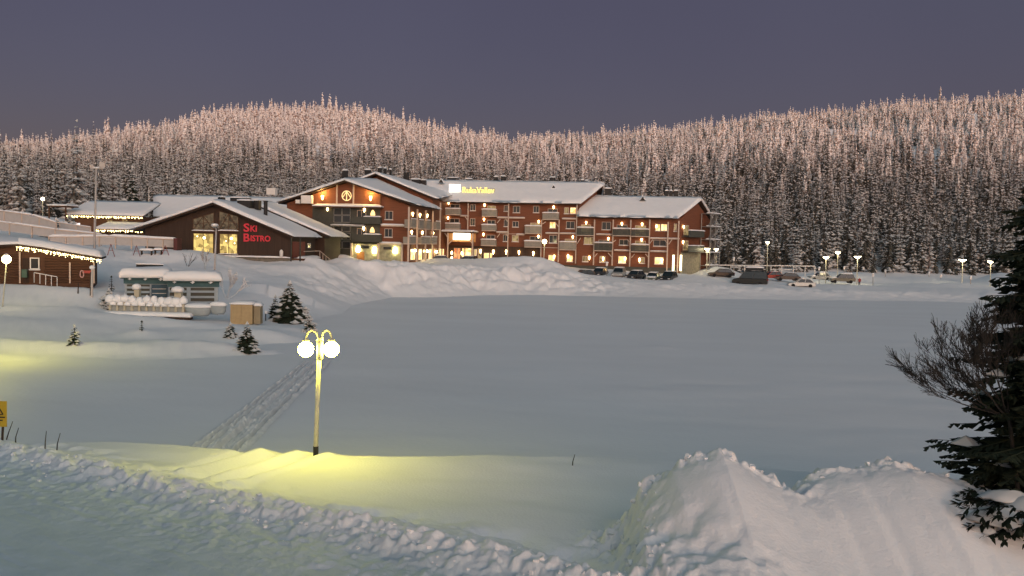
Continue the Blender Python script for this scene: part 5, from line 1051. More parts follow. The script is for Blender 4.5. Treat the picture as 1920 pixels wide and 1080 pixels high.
b = at(256, 508, 93); e = at(306, 510, 93); z1 = at(280, 496, 93).z; fr = Frame(b.x, 93, 0)
t = thing('sign_board', (b.x, 93, gz(b.x, 93)), 'dark board with snow on top behind the left cabin', 'board'); m = MB(); m.fbox(fr, 0, e.x - b.x, 0.1, 0, b.z - 0.2, z1); o = child(m, 'board', BLACK, t, t); m = MB(); snow_cap(m, fr, 0, e.x - b.x, 0.14, -0.04, z1 + 0.002, 0.15, 6); child(m, 'snow', SNOWR, o, t)
m = MB(); [m.fbox(fr, s, s + 0.12, -0.003, -0.12, b.z - 2.5, z1 - 0.1) for s in (0.3, e.x - b.x - 0.4)]; child(m, 'legs', DARKWOOD, t, t)
# snow-capped barrier of posts and panels
xs = [207 + 13.7 * i for i in range(11)]
A = [at(x, 584 + 0.03 * (x - 207), 80.5) for x in xs]
t = thing('snowy_barrier', (A[0].x, A[0].y, A[0].z - 0.3), 'row of pale posts and panels heaped with snow before the cabins', 'barrier')
rb = random.Random(5)
for i, c in enumerate(A):
    hp = rb.uniform(0.95, 1.2)
    q = MB(); q.box((c.x, c.y, c.z + hp / 2 - 0.2), (0.2, 0.25, hp + 0.4)); o = child(q, 'post', mat('cream_post', (0.46, 0.43, 0.34), 0.7, 0.1, 3), t, t)
    if i < 12:
        q = MB(); r_ = rb.uniform(0.34, 0.52); q.lathe((c.x, c.y, c.z + hp - 0.08), [(r_ * 0.6, -0.22), (r_, -0.05), (r_ * 0.95, 0.16 + rb.uniform(0, 0.15)), (r_ * 0.55, 0.36 + rb.uniform(0, 0.15)), (0.03, 0.55)], 10); child(q, 'snow_cap', SNOWR, o, t, True)
    if i < len(A) - 1:
        n_ = A[i + 1]; q = MB(); q.box(((c.x + n_.x) / 2, c.y + 0.02, c.z + 0.22), ((n_.x - c.x) - 0.22, 0.1, 0.75)); o = child(q, 'panel', mat('cream_panel', (0.28, 0.30, 0.30), 0.7, 0.25, 2), t, t)
        q = MB(); x0, x1 = c.x + 0.1, n_.x - 0.1; y0, y1 = c.y - 0.3, c.y + 0.3; zz_ = c.z + 0.6
        snow_patch(q, (x0, y0, zz_), (x1, y0, zz_), (x1, y1, zz_), (x0, y1, zz_), 0.45 if i < 11 else 0.6, 0.05, 8, 5, i, 0.25); child(q, 'snow', SNOWR, o, t, True)
q = MB(); a, b = A[0], A[-1]; dv = Vector((0.3, 0, 0)); q4 = [Vector(a) + Vector((-0.6, -0.9, -0.25)), Vector(b) + Vector((0.9, -0.9, -0.25)), Vector(b) + Vector((0.9, -0.1, -0.22)), Vector(a) + Vector((-0.6, -0.1, -0.22))]
slab(q, *q4, 0.25); o = child(q, 'step', DARKWOOD, t, t); q = MB(); snow_patch(q, *q4, 0.34, 0.12, 50, 5, 8, 0.3); child(q, 'snow', SNOWR, o, t, True)
for px, py, w_, lab in ((258, 557, 0.6, 'small cream box with a snow hat between the cabins and the barrier, on the left'), (335, 562, 0.85, 'small cream box with a large snow hat before the right cabin')):
    c = at(px, py, 82.5); t = thing('utility_box', (c.x, c.y, c.z - 0.4), lab, 'box'); q = MB(); q.box((c.x, c.y, c.z + 0.2), (w_ * 0.75, 0.5, 1.3)); child(q, 'cabinet', mat('cream_post', (0, 0, 0)), t, t)
    q = MB(); q.lathe((c.x - 0.1, c.y, c.z + 0.8), [(w_ * 0.6, -0.1), (w_ * 0.7, 0.1), (w_ * 0.6, 0.32), (w_ * 0.2, 0.45)], 12); child(q, 'snow_cap', SNOWR, t, t, True)
# two rounded tubs brimming with snow at the barrier's right end
for px, py, rx, lab in ((372, 586, 1.25, 'wide rounded tub brimming with snow at the right end of the barrier'), (409, 583, 0.75, 'small rounded tub of snow between the wide tub and the crate')):
    c = at(px, py, 80.8); t = thing('snowy_tub', (c.x, c.y, c.z - 0.3), lab, 'tub', 'snow-filled tubs'); TB = mat('blue_grey_tub', (0.30, 0.34, 0.36), 0.6, 0.15, 2)
    q = MB(); q.lathe((c.x, c.y, c.z - 0.3), [(rx * 0.7, 0), (rx * 0.9, 0.25), (rx * 0.98, 0.6), (rx, 0.78)], 20, squash=0.6); child(q, 'basin', TB, t, t, True)
    q = MB(); q.lathe((c.x, c.y, c.z - 0.3), [(rx * 1.02, 0.78), (rx * 1.06, 0.86), (rx * 1.0, 0.98), (rx * 0.75, 1.1), (rx * 0.3, 1.16), (0.02, 1.17)], 20, squash=0.62); child(q, 'snow', SNOWR, t, t, True)
# plywood crate
c0, c1 = at(432, 601, 81), at(473, 601, 81); zt = at(450, 571, 81).z; fr = Frame(c0.x, 81, 0); zb = c0.z - 0.3
t = thing('plywood_crate', (c0.x, 81, zb), 'square plywood crate topped with snow left of the dark spruce', 'crate'); PLY = mat('plywood', (0.36, 0.27, 0.15), 0.7, 0.15, 3)
wd = c1.x - c0.x; q = MB(); q.fbox(fr, 0.02, wd - 0.02, 0, -1.6, zb, zt); child(q, 'body', PLY, t, t)
for a, b in ((0, 0.49), (0.51, 1.0)): q = MB(); q.fbox(fr, a * wd, b * wd, 0.03, 0.003, zb, zt - 0.02); child(q, 'board', PLY, t, t)
q = MB(); snow_cap(q, fr, -0.03, wd + 0.03, 0.06, -1.65, zt + 0.003, 0.3, 12); child(q, 'snow', SNOWR, t, t, True)
q = MB(); q.fbox(fr, wd + 0.02, wd + 0.62, -0.4, -1.2, zb, zt - 0.15); o = child(q, 'side_box', mat('weathered_board', (0.25, 0.21, 0.14), 0.7), t, t); q = MB(); snow_cap(q, fr, wd, wd + 0.66, -0.36, -1.22, zt - 0.147, 0.35, 13); child(q, 'snow', SNOWR, o, t, True)
c = hit(498, 602, 60); t = thing('marker_lantern', c, 'short dark marker post with a snow cap right of the crate', 'post'); q = MB(); q.tube(c + Vector((0, 0, -0.2)), c + Vector((0, 0, 0.75)), 0.05, 0.05, 8); child(q, 'pole', BLACK, t, t); q = MB(); q.lathe(c + Vector((0, 0, 0.7)), [(0.14, 0), (0.15, 0.15), (0.1, 0.3), (0.02, 0.36)], 8); child(q, 'snow_cap', SNOWR, t, t, True)
c = hit(518, 604, 60); q = MB(); q.box(c + Vector((0, 0, 0.15)), (0.75, 0.5, 0.5), 0.2, top=0.85); o = q.build('stump_box', mat('dark_box', (0.09, 0.08, 0.06), 0.8), origin=c); tag(o, 'low dark box in the snow between crate and spruce', 'box')
# posts, stand and poles on the left bank
for px, pyb, pyt, r_, lab, cap in ((172, 557, 503, 0.11, 'stout post with round snow cap right of the kiosk', 1), (169, 555, 510, 0.05, 'thin pole leaning beside the snow-capped post', 0), (146, 551, 530, 0.06, 'short dark stake in the snow before the kiosk', 0)):
    c = hit(px, pyb, 60); tp = at(px + 1, pyt, c.y); t = thing('stake', c, lab, 'post'); q = MB(); q.tube(c + Vector((0, 0, -0.3)), tp, r_, r_, 8); child(q, 'pole', GM if cap else DARKWOOD, t, t)
    if cap: q = MB(); q.ball(tp + Vector((0, 0, 0.08)), 0.26, 10, sz=0.8); child(q, 'snow_cap', SNOWR, t, t, True)
for px, pyb, h_, lab in ((208, 480, 1.5, 'red swing trestle in the snow nearest the kiosk'), (256, 480, 1.3, 'thin trestle in the snow beyond the cabins'), (310, 478, 1.2, 'small trestle by the right end of the terrace fence')):
    c = hit(px, pyb, 85); t = thing('trestle', c, lab, 'trestle'); M_ = mat('faded_red', (0.22, 0.06, 0.05), 0.7)
    for sg in (-1, 1): q = MB(); q.tube(c + Vector((sg * 0.5, 0, -0.2)), c + Vector((0, 0, h_)), 0.045, 0.035, 6); child(q, 'leg', M_, t, t)
    q = MB(); q.tube(c + Vector((-0.3, 0, h_ * 0.45)), c + Vector((0.3, 0, h_ * 0.45)), 0.03); child(q, 'brace', M_, t, t)
for px, pyb, w_, lab in ((275, 478, 1.6, 'long snow-covered bench before the terrace fence'), (297, 477, 1.0, 'short snow-covered table before the terrace fence')):
    c = hit(px, pyb, 85); t = thing('garden_bench', c, lab, 'bench'); q = MB(); q.box(c + Vector((0, 0, 0.5)), (w_, 0.5, 0.08)); child(q, 'seat', DARKWOOD, t, t)
    for sg in (-1, 1): q = MB(); q.box(c + Vector((sg * w_ * 0.4, 0, 0.2)), (0.1, 0.4, 0.52)); child(q, 'leg', DARKWOOD, t, t)
    q = MB(); a = c + Vector((-w_ / 2, -0.25, 0.545)); snow_patch(q, a, a + Vector((w_, 0, 0)), a + Vector((w_, 0.5, 0)), a + Vector((0, 0.5, 0)), 0.28, 0.03, 10, 5, 3, 0.2); child(q, 'snow', SNOWR, t, t, True)

# ---------------------------------------------------------------- vehicles
TYRE = mat('tyre', (0.012, 0.012, 0.013), 0.85); CARGLASS = mat('car_glass', (0.012, 0.014, 0.017), 0.1, spec=0.6)
def car(px, py, d, yaw, paint, label, kind_='car', snow=0.16, bury=0.0, scale=1.0):
    c = at(px, py, d); z = gz(c.x, c.y); c.z = max(min(c.z, z + 0.4), z - 0.3)
    t = thing('parked_van' if kind_ == 'van' else 'parked_car', c - Vector((0, 0, bury)), label, 'van' if kind_ == 'van' else 'car', 'vehicles parked at the hotel')
    t.rotation_euler = (0, 0, R(yaw)); t.scale = (scale,) * 3
    if kind_ == 'van': Ln, W, zb, zs, zr = 4.9, 1.95, 0.35, 1.15, 2.15; x0, x1, y0, y1 = -2.4, 1.5, -2.3, 0.75
    elif kind_ == 'suv': Ln, W, zb, zs, zr = 4.5, 1.85, 0.38, 1.0, 1.68; x0, x1, y0, y1 = -2.15, 0.95, -1.85, 0.25
    else: Ln, W, zb, zs, zr = 4.3, 1.78, 0.28, 0.88, 1.45; x0, x1, y0, y1 = -1.9, 0.95, -1.35, 0.15
    h = Ln / 2; prof = [(-h, zb), (-h - 0.03, zb + 0.25), (-h + 0.05, zs - 0.03), (x1, zs), (h - 0.25, zs - 0.16), (h, zs - 0.34), (h + 0.03, zb + 0.2), (h - 0.05, zb)]
    b = MB(); hw = W / 2; n = len(prof); ring = []
    for y, k in ((-hw, 0.92), (-hw - 0.0, 1.0), (hw, 1.0), (hw, 0.92)): pass
    P = lambda y, ins: [b.v.append((x * (1 - ins * 0.02), y, zb + (zz_ - zb) * (1 - ins * 0.07))) for x, zz_ in prof]
    i0 = 0; P(-hw, 1); P(-hw + 0.1, 0); P(hw - 0.1, 0); P(hw, 1)
    for r_ in range(3):
        for k in range(n): l = (k + 1) % n; b.f.append((r_ * n + k, (r_ + 1) * n + k, (r_ + 1) * n + l, r_ * n + l)); b.m.append(0)
    b.f.append(tuple(range(n))); b.f.append(tuple(3 * n + k for k in reversed(range(n)))); b.m += [0, 0]
    b.hexa([(y0, -hw + 0.22, zr - 0.06), (y1, -hw + 0.22, zr - 0.06), (y1, hw - 0.22, zr - 0.06), (y0, hw - 0.22, zr - 0.06)], [(y0 + 0.1, -hw + 0.28, zr), (y1 - 0.12, -hw + 0.28, zr), (y1 - 0.12, hw - 0.28, zr), (y0 + 0.1, hw - 0.28, zr)])
    for xx, xt in ((x0, y0), (x1, y1), ((x0 + x1) / 2, (y0 + y1) / 2)):
        for sg in (-1, 1): b.tube((xx, sg * (hw - 0.07), zs - 0.05), (xt, sg * (hw - 0.24), zr - 0.03), 0.05, 0.045, 4)
    o = bpy.data.objects.new('body', b.mesh('body', [paint])); COL.objects.link(o); o.parent = t
    def sub(mb, name, mt, smooth=False): q = bpy.data.objects.new(name, mb.mesh(name, [mt], smooth)); COL.objects.link(q); q.parent = t
    q = MB(); q.hexa([(x0 + 0.03, -hw + 0.09, zs - 0.04), (x1 - 0.03, -hw + 0.09, zs - 0.04), (x1 - 0.03, hw - 0.09, zs - 0.04), (x0 + 0.03, hw - 0.09, zs - 0.04)], [(y0 + 0.03, -hw + 0.25, zr - 0.065), (y1 - 0.03, -hw + 0.25, zr - 0.065), (y1 - 0.03, hw - 0.25, zr - 0.065), (y0 + 0.03, hw - 0.25, zr - 0.065)]); sub(q, 'windows', CARGLASS)
    for x in (-h * 0.62, h * 0.64):
        for sg in (-1, 1):
            q = MB(); q.tube((x, sg * (hw - 0.2), 0.31), (x, sg * (hw + 0.01), 0.31), 0.31, 0.31, 14); q.tube((x, sg * (hw + 0.01), 0.31), (x, sg * (hw + 0.02), 0.31), 0.2, 0.18, 10); sub(q, 'wheel', TYRE)
    for sg in (-1, 1):
        q = MB(); q.box((h - 0.02, sg * (hw - 0.32), zs - 0.42), (0.12, 0.36, 0.16)); sub(q, 'headlight', mat('headlight', (0.5, 0.5, 0.5), 0.2))
        q = MB(); q.box((-h + 0.0, sg * (hw - 0.24), zs - 0.2), (0.1, 0.22, 0.22)); sub(q, 'tail_light', mat('tail_light', (0.25, 0.02, 0.02), 0.3))
    if snow:
        q = MB(); snow_patch(q, (y0 + 0.05, -hw + 0.24, zr + 0.001), (y1 - 0.05, -hw + 0.24, zr + 0.001), (y1 - 0.05, hw - 0.24, zr + 0.001), (y0 + 0.05, hw - 0.24, zr + 0.001), snow, 0.03, 10, 6, int(px), 0.25); sub(q, 'roof_snow', SNOWR, True)
        if kind_ != 'van' and snow > 0.12: q = MB(); snow_patch(q, (x1 + 0.1, -hw + 0.15, zs - 0.02), (h - 0.3, -hw + 0.15, zs - 0.17), (h - 0.3, hw - 0.15, zs - 0.17), (x1 + 0.1, hw - 0.15, zs - 0.02), snow * 0.8, 0.02, 6, 6, int(px) + 1, 0.2); sub(q, 'bonnet_snow', SNOWR, True)
    return t
PAINT = {k: mat('paint_' + k, c, 0.3, 0.05, 2, spec=0.5) for k, c in dict(black=(0.015, 0.015, 0.017), dark=(0.03, 0.03, 0.035), grey=(0.13, 0.13, 0.13), silver=(0.33, 0.33, 0.32), white=(0.6, 0.6, 0.58), red=(0.28, 0.03, 0.02), blue=(0.03, 0.04, 0.07), green=(0.10, 0.11, 0.09)).items()}
for a in ((1092, 518, 161, 200, 'black', 'black car half buried in the bank, leftmost of the hotel row', 'car', 0.05, 0.2), (1124, 516, 163, 245, 'dark', 'dark car second from left in the hotel row', 'car', 0.2, 0.0), (1160, 518, 162, 255, 'silver', 'silver car with dark windows beside the ticket post', 'suv', 0.2, 0.0),
          (1191, 521, 162, 235, 'dark', 'dark car in the middle of the hotel row', 'car', 0.2, 0.0), (1224, 525, 160, 250, 'green', 'car with a pale snow-covered bonnet second from right in the hotel row', 'car', 0.25, 0.0), (1254, 526, 160, 245, 'black', 'black car at the right end of the hotel row', 'suv', 0.15, 0.0),
          (1352, 517, 172, 180, 'black', 'black car behind the bank right of the hotel corner', 'car', 0.12, 0.15), (1406, 535, 166, 160, 'black', 'large black van with a snow-topped roof box', 'van', 0.0, 0.0), (1446, 523, 180, 190, 'red', 'red car beside the black van', 'car', 0.1, 0.0),
          (1476, 525, 178, 175, 'dark', 'dark car right of the red car', 'car', 0.1, 0.0), (1502, 538, 163, 170, 'white', 'white car on its own on the near edge of the car park', 'car', 0.12, 0.0), (1535, 528, 190, 190, 'silver', 'long snow-covered pale car under the disc lamps', 'car', 0.45, 0.1),
          (1578, 530, 182, 175, 'green', 'grey-green car with a thick snow roof under the lamps', 'suv', 0.3, 0.0), (820, 494, 163, 190, 'black', 'dark car peeking over the snow bank left of the entrance', 'car', 0.2, 0.1), (872, 495, 163, 175, 'black', 'dark car peeking over the snow bank at the entrance', 'car', 0.2, 0.1)):
    c = car(a[0], a[1], a[2], a[3], PAINT[a[4]], a[5], a[6], a[7] * 0.6, a[8] + (0.3 if a[0] < 1300 else 0.1), 1.3 if a[6] == 'van' else 1.12)
    if a[6] == 'van':
        q = MB(); q.box((-0.6, 0, 2.42), (2.6, 1.2, 0.4), top=0.85); o = bpy.data.objects.new('roof_box', q.mesh('roof_box', [BLACK])); COL.objects.link(o); o.parent = c
        q = MB(); snow_patch(q, (-1.85, -0.55, 2.621), (0.6, -0.55, 2.621), (0.6, 0.55, 2.621), (-1.85, 0.55, 2.621), 0.2, 0.03, 10, 5, 3, 0.2); o2 = bpy.data.objects.new('snow', q.mesh('snow', [SNOWR])); COL.objects.link(o2); o2.parent = o
# long white pipe frame of the car shelter
a, b = at(1345, 497, 206), at(1528, 499, 206); t = thing('pipe_pergola', (a.x, 206, gz(a.x, 206)), 'long white pipe frame behind the parked cars', 'pergola')
q = MB(); q.tube(a, b, 0.12, 0.12, 6); child(q, 'top_rail', WHITEP, t, t)
for i, f in enumerate((0.0, 0.14, 0.28, 0.42, 0.55, 0.66, 0.78, 0.9, 1.0)):
    c = a.lerp(b, f); q = MB(); q.tube((c.x, c.y, c.z), (c.x, c.y, gz(c.x, 206) - 0.2), 0.10, 0.10, 6); child(q, 'post', WHITEP, t, t)
for i, (f0, f1) in enumerate(((0.26, 0.5), (0.55, 0.8))):
    c, e = a.lerp(b, f0), a.lerp(b, f1); q = MB(); q.tube((c.x, c.y + 0.3, c.z - 0.9), (e.x, e.y + 0.3, e.z - 0.9), 0.08, 0.08, 6); child(q, 'rail', WHITEP, t, t)

# ---------------------------------------------------------------- person walking on the car park
def person(c, H, cols, label, stride=0.18, yaw=0.0):
    V = [(0, 0, .52), (0, 0, .62), (0, 0, .74), (0, 0, .815), (0, 0.0, .86), (0.01, 0, .94), (.055, 0, .50), (.06 + stride * .3, -.0, .28), (.06 + stride * .35, 0, .045), (.06 + stride * .5, 0, .02), (-.055, 0, .50), (-.05 - stride * .2, 0, .28), (-.05 - stride * .5, 0, .05), (-.04 - stride * .35, 0, .02),
         (0, .115, .79), (.03, .15, .64), (.10, .145, .52), (.13, .14, .47), (0, -.115, .79), (-.03, -.15, .64), (.02, -.15, .52), (.04, -.15, .47)]
    V[6] = (0, .05, .50); V[7] = (stride * .35, .055, .28); V[8] = (stride * .3, .055, .045); V[9] = (stride * .3 + .07, .06, .02); V[10] = (0, -.05, .50); V[11] = (-stride * .1, -.055, .28); V[12] = (-stride * .5, -.055, .05); V[13] = (-stride * .5 + .07, -.06, .02)
    E = [(0, 1), (1, 2), (2, 3), (3, 4), (4, 5), (0, 6), (6, 7), (7, 8), (8, 9), (0, 10), (10, 11), (11, 12), (12, 13), (2, 14), (14, 15), (15, 16), (16, 17), (2, 18), (18, 19), (19, 20), (20, 21)]
    RD = [.085, .085, .095, .05, .05, .062, .06, .045, .033, .03, .06, .045, .033, .03, .045, .038, .03, .022, .045, .038, .03, .022]
    me = bpy.data.meshes.new('person'); me.from_pydata([(x * H, y * H, z * H) for x, y, z in V], E, []); o = bpy.data.objects.new('person', me); COL.objects.link(o)
    md = o.modifiers.new('skin', 'SKIN'); sub = o.modifiers.new('sub', 'SUBSURF'); sub.levels = 1; sub.render_levels = 1
    for i, r_ in enumerate(RD): me.skin_vertices[0].data[i].radius = (r_ * H, r_ * H); me.skin_vertices[0].data[i].use_root = (i == 0)
    bpy.context.view_layer.update(); m2 = bpy.data.meshes.new_from_object(o.evaluated_get(bpy.context.evaluated_depsgraph_get())); bpy.data.objects.remove(o)
    o = bpy.data.objects.new('person', m2); COL.objects.link(o); m2.name = 'person'; m2.materials.clear()
    for k in cols: m2.materials.append(k)
    for pg in m2.polygons:
        z = pg.center.z / H; y = abs(pg.center.y) / H
        pg.material_index = 0 if (0.47 < z < 0.84 or y > 0.1) else (1 if z < 0.5 else (2 if z < 0.925 else 3)); pg.use_smooth = True
    o.location = c; o.rotation_euler = (0, 0, yaw); return tag(o, label, 'person')
CL = lambda n, c: mat('cloth_' + n, c, 0.85, 0.1, 6)
c = at(1611, 537, 176); c.z = gz(c.x, c.y); person(c, 1.75, (CL('red', (0.32, 0.05, 0.04)), CL('dark', (0.02, 0.02, 0.025)), mat('skin', (0.5, 0.3, 0.22), 0.6), CL('dark', (0, 0, 0))), 'person in a red jacket and dark trousers walking on the snowy car park', yaw=R(70))

# ---------------------------------------------------------------- warning sign and dry stalks on the near bank
b = at(3, 822, 26.5); b.z = gz(b.x, b.y); t = thing('warning_sign', b, 'yellow warning sign on a dark post at the left edge of the snowbank', 'sign')
q = MB(); c = at(6, 800, 26.5); q.tube(b + Vector((0, 0, -0.4)), Vector((c.x, c.y + 0.04, c.z + 0.6)), 0.035, 0.035, 8); child(q, 'post', DARKWOOD, t, t)
fr = Frame(0, 26.5, 0); s1 = at(13, 760, 26.5).x; s0 = s1 - 0.55; z1 = at(5, 752, 26.5).z; z0 = at(5, 800, 26.5).z; q = MB(); q.fbox(fr, s0, s1, 0.02, 0.0, z0, z1); pl = child(q, 'plate', mat('sign_plate', (0.55, 0.36, 0.03), 0.5, 0.08, 5), t, t)
cx_ = (s0 + s1) / 2 - 0.03; q = MB(); tri = [fr.loc(cx_ - 0.2, 0.025, z0 + 0.38), fr.loc(cx_ + 0.2, 0.025, z0 + 0.38), fr.loc(cx_, 0.025, z1 - 0.06)]; q.path(tri + [tri[0]], 0.018, 4); q.tube(fr.loc(cx_, 0.025, z0 + 0.5), fr.loc(cx_, 0.025, z1 - 0.17), 0.015, 0.022, 4); q.tube(fr.loc(cx_, 0.025, z0 + 0.43), fr.loc(cx_, 0.025, z0 + 0.46), 0.02, 0.02, 4); child(q, 'triangle', BLACK, pl, t)
q = MB()
for j in range(3): q.fbox(fr, s0 + 0.06, s1 - (0.05, 0.12, 0.2)[j], 0.026, 0.0205, z0 + 0.27 - 0.09 * j, z0 + 0.31 - 0.09 * j)
child(q, 'lettering', BLACK, pl, t)
rnd = random.Random(4)
for px, pyb, pyt, lx, lab in ((1073, 887, 852, 5, 'tall dry reed sticking out of the snow right of the lamp'), (1134, 892, 881, 0, 'short dry reed near the big snow pile'), (84, 828, 808, 3, 'thin dark twig in the bank, left of two'), (106, 830, 812, 7, 'leaning dark twig in the bank, right of two'), (29, 816, 802, 6, 'short dark twig beside the warning sign'), (10, 812, 790, 14, 'leafy twig crossing the warning sign post')):
    b = at(px, pyb, 27.2); b.z = gz(b.x, b.y) - 0.1; tp = at(px + lx, pyt, 27.2); q = MB(); mid = b.lerp(tp, 0.5) + Vector((rnd.uniform(-.05, .05), 0, 0)); q.tube(b, mid, 0.022, 0.016, 5); q.tube(mid, tp, 0.016, 0.01, 5)
    o = q.build('dry_stalk', BARK, origin=b); tag(o, lab, 'reed', 'dry stalks on the bank')

# ---------------------------------------------------------------- nearer trees
def small_tree(px, pyb, H, Rd, seed, snow, label, tiers=14, per=8, d0=50, dd=None, lumpy=0.9, droop=0.3, sink=0.1):
    c = hit(px, pyb, d0) if dd is None else at(px, pyb, dd)
    if dd is not None: c.z = gz(c.x, c.y)
    cr, tr = conifer(seed, H, Rd, tiers, per, snow, droop, lumpy, 0.04 + H * 0.012)
    t = thing('young_spruce', c - Vector((0, 0, sink)), label, 'tree')
    for nm, mb, mt in (('crown', cr, [NEEDLE, SNOWT]), ('trunk', tr, [BARK])): o = bpy.data.objects.new(nm, mb.mesh(nm, mt)); COL.objects.link(o); o.parent = t
    return t
small_tree(543, 604, 4.0, 1.95, 11, 0.55, 'dark young spruce with snow on its boughs, tallest beside the lamp', 20, 12, lumpy=0.7)
small_tree(516, 598, 2.4, 0.9, 12, 0.5, 'narrow young spruce pressed against the left of the tallest one', 14, 9, lumpy=0.7)
small_tree(463, 655, 2.0, 1.0, 13, 0.6, 'small snowy spruce below the crate', 12, 9, lumpy=0.8)
small_tree(432, 632, 1.2, 0.7, 14, 0.6, 'smallest snowy spruce to the left below the crate', 9, 8, lumpy=0.8)
small_tree(580, 622, 1.6, 0.8, 15, 0.75, 'snow-bent spruce just above the lamp globes', 9, 8, lumpy=1.3)
small_tree(572, 606, 1.7, 0.8, 25, 0.85, 'snow-caked shrub spruce right of the tallest young spruce', 9, 8, lumpy=1.4)
small_tree(204, 578, 1.9, 1.0, 16, 0.9, 'rounded snow-caked spruce left of the barrier', 10, 8, lumpy=1.4)
small_tree(209, 546, 1.6, 0.4, 17, 0.1, 'thin bare-topped spruce seedling right of the kiosk', 6, 5)
small_tree(140, 643, 1.35, 0.55, 18, 0.5, 'small lone spruce seedling on the left drift', 8, 6)
small_tree(266, 620, 0.75, 0.18, 19, 0.2, 'spruce tip poking from a snow lump', 4, 4, sink=0.0)
small_tree(248, 400, 12.5, 2.7, 20, 0.75, 'tall dark spruce standing alone behind the pavilion', 24, 10, dd=160, lumpy=0.9, droop=0.5)
small_tree(130, 418, 3.4, 2.6, 21, 0.95, 'sprawling snow-laden pine beside the pavilion eave', 9, 9, dd=137, lumpy=1.2)
small_tree(105, 412, 2.8, 2.2, 22, 0.95, 'snow-laden pine left of the sprawling one by the ramp', 8, 9, dd=136, lumpy=1.2)
def bare_tree(base, d0, length, rad, depth, seed, spread=0.5, up=0.25, minr=0.006):
    rnd = random.Random(seed); mb = MB()
    def grow(p, d, ln, r_, k):
        n = 4; q = p
        for i in range(n):
            d = (d + Vector((rnd.uniform(-1, 1), rnd.uniform(-1, 1), rnd.uniform(-1, 1))) * 0.13 + Vector((0, 0, up * 0.12))).normalized(); e = q + d * ln / n; ra = r_ * (1 - 0.14 * i); mb.tube(q, e, max(ra, minr), max(ra * 0.86, minr), 4 if k < 3 else 5)
            if k > 0 and i > 0:
                for _ in range(2 if k > 1 else 3):
                    ax = Vector((rnd.uniform(-1, 1), rnd.uniform(-1, 1), rnd.uniform(-0.4, 1))); grow(e, (d + ax * spread).normalized(), ln * rnd.uniform(0.4, 0.62), ra * 0.55, k - 1)
            q = e
    for d in d0: grow(Vector(base), Vector(d).normalized(), length, rad, depth)
    return mb
b = hit(352, 500, 90); mb = bare_tree(b - Vector((0, 0, 0.2)), [(-0.3, 0, 1), (0.25, 0, 1), (0.6, 0, 0.8)], 1.3, 0.035, 1, 3, minr=0.012); o = mb.build('bare_shrub', BARK, origin=b); tag(o, 'thin bare shrub poking from the snow before the bistro', 'shrub')
b = hit(385, 506, 90); mb = bare_tree(b - Vector((0, 0, 0.2)), [(-0.3, 0, 1), (0.25, 0, 0.9)], 1.6, 0.03, 2, 5, minr=0.015); o = mb.build('bare_shrub', mat('frosted_twig', (0.35, 0.34, 0.34), 0.8), origin=b); tag(o, 'frosted pale shrub left of the lamp post before the bistro', 'shrub')
b = hit(425, 560, 70); mb = bare_tree(b - Vector((0, 0, 0.2)), [(-0.5, 0, 1), (0.4, 0, 0.8), (0.9, 0, 0.7), (0, 0, 1)], 1.9, 0.04, 2, 6, minr=0.02); o = mb.build('bare_shrub', mat('snowed_twig', (0.62, 0.62, 0.63), 0.8), origin=b); tag(o, 'snow-covered arching shrub right of the cabins', 'shrub')
# big spruce and bare birch at the right edge
def big_spruce(H, Rd, seed):
    rnd = random.Random(seed); c = MB(); t = MB(); t.tube((0, 0, -0.5), (0, 0, H), 0.16, 0.02, 10); sn = MB()
    for i in range(52):
        f = i / 52; z = 0.5 + (H - 0.6) * f; r_ = Rd * (1 - f) ** 0.8 * rnd.uniform(0.75, 1.12) + 0.12
        for j in range(11):
            a = rnd.uniform(0, 6.283); ca, sa = math.cos(a), math.sin(a); Lb = r_ * rnd.uniform(0.65, 1.05); dr = rnd.uniform(0.05, 0.5); n = max(4, int(Lb / 0.13)); prev = Vector((0, 0, z))
            for k in range(1, n + 1):
                u = k / n; p = Vector((ca * Lb * u, sa * Lb * u, z - Lb * dr * (u ** 1.3) + 0.10 * Lb * u * u)); c.tube(prev, p, 0.016 * (1.2 - u) + 0.005, 0.016 * (1.1 - u) + 0.004, 3)
                for sg in (-1, 1):
                    tl = (0.16 + 0.32 * math.sin(math.pi * min(1, u * 0.85 + 0.1))) * rnd.uniform(0.6, 1.2) * min(1, Lb); aa = a + sg * rnd.uniform(0.6, 1.1); tip = p + Vector((math.cos(aa) * tl, math.sin(aa) * tl, -tl * rnd.uniform(0.1, 0.6))); w_ = 0.035 + tl * 0.07
                    mid = p.lerp(tip, 0.5); nx_, ny_ = -math.sin(aa) * w_, math.cos(aa) * w_
                    c.face((p, mid + Vector((nx_, ny_, -0.02)), tip)); c.face((p, tip, mid + Vector((-nx_, -ny_, -0.02)))); c.face((p, mid + Vector((0, 0, -w_ * 1.6)), tip))
                prev = p
            if rnd.random() < 0.16: q = Lb * 0.12 + 0.05; sn.lump((ca * Lb * 0.7, sa * Lb * 0.7, z - Lb * dr * 0.55 + 0.06), q, q, q * 0.45, rnd)
    return c, t, sn
b = at(1965, 950, 20.5); b.z = gz(b.x, b.y); t = thing('spruce', b - Vector((0, 0, 0.2)), 'large dark spruce filling the right edge of the view', 'tree')
c, tr, sn = big_spruce(10.3, 2.95, 8)
cro = None
for nm, mb, mt in (('crown', c, NEEDLE), ('trunk', tr, BARK)):
    o = bpy.data.objects.new(nm, mb.mesh(nm, [mt])); COL.objects.link(o); o.parent = t; cro = cro or o
o = bpy.data.objects.new('snow', sn.mesh('snow', [SNOWT])); COL.objects.link(o); o.parent = cro; o['kind'] = 'stuff'
b = at(1912, 850, 20.0); b.z = gz(b.x, b.y); base = at(1892, 785, 20.0)
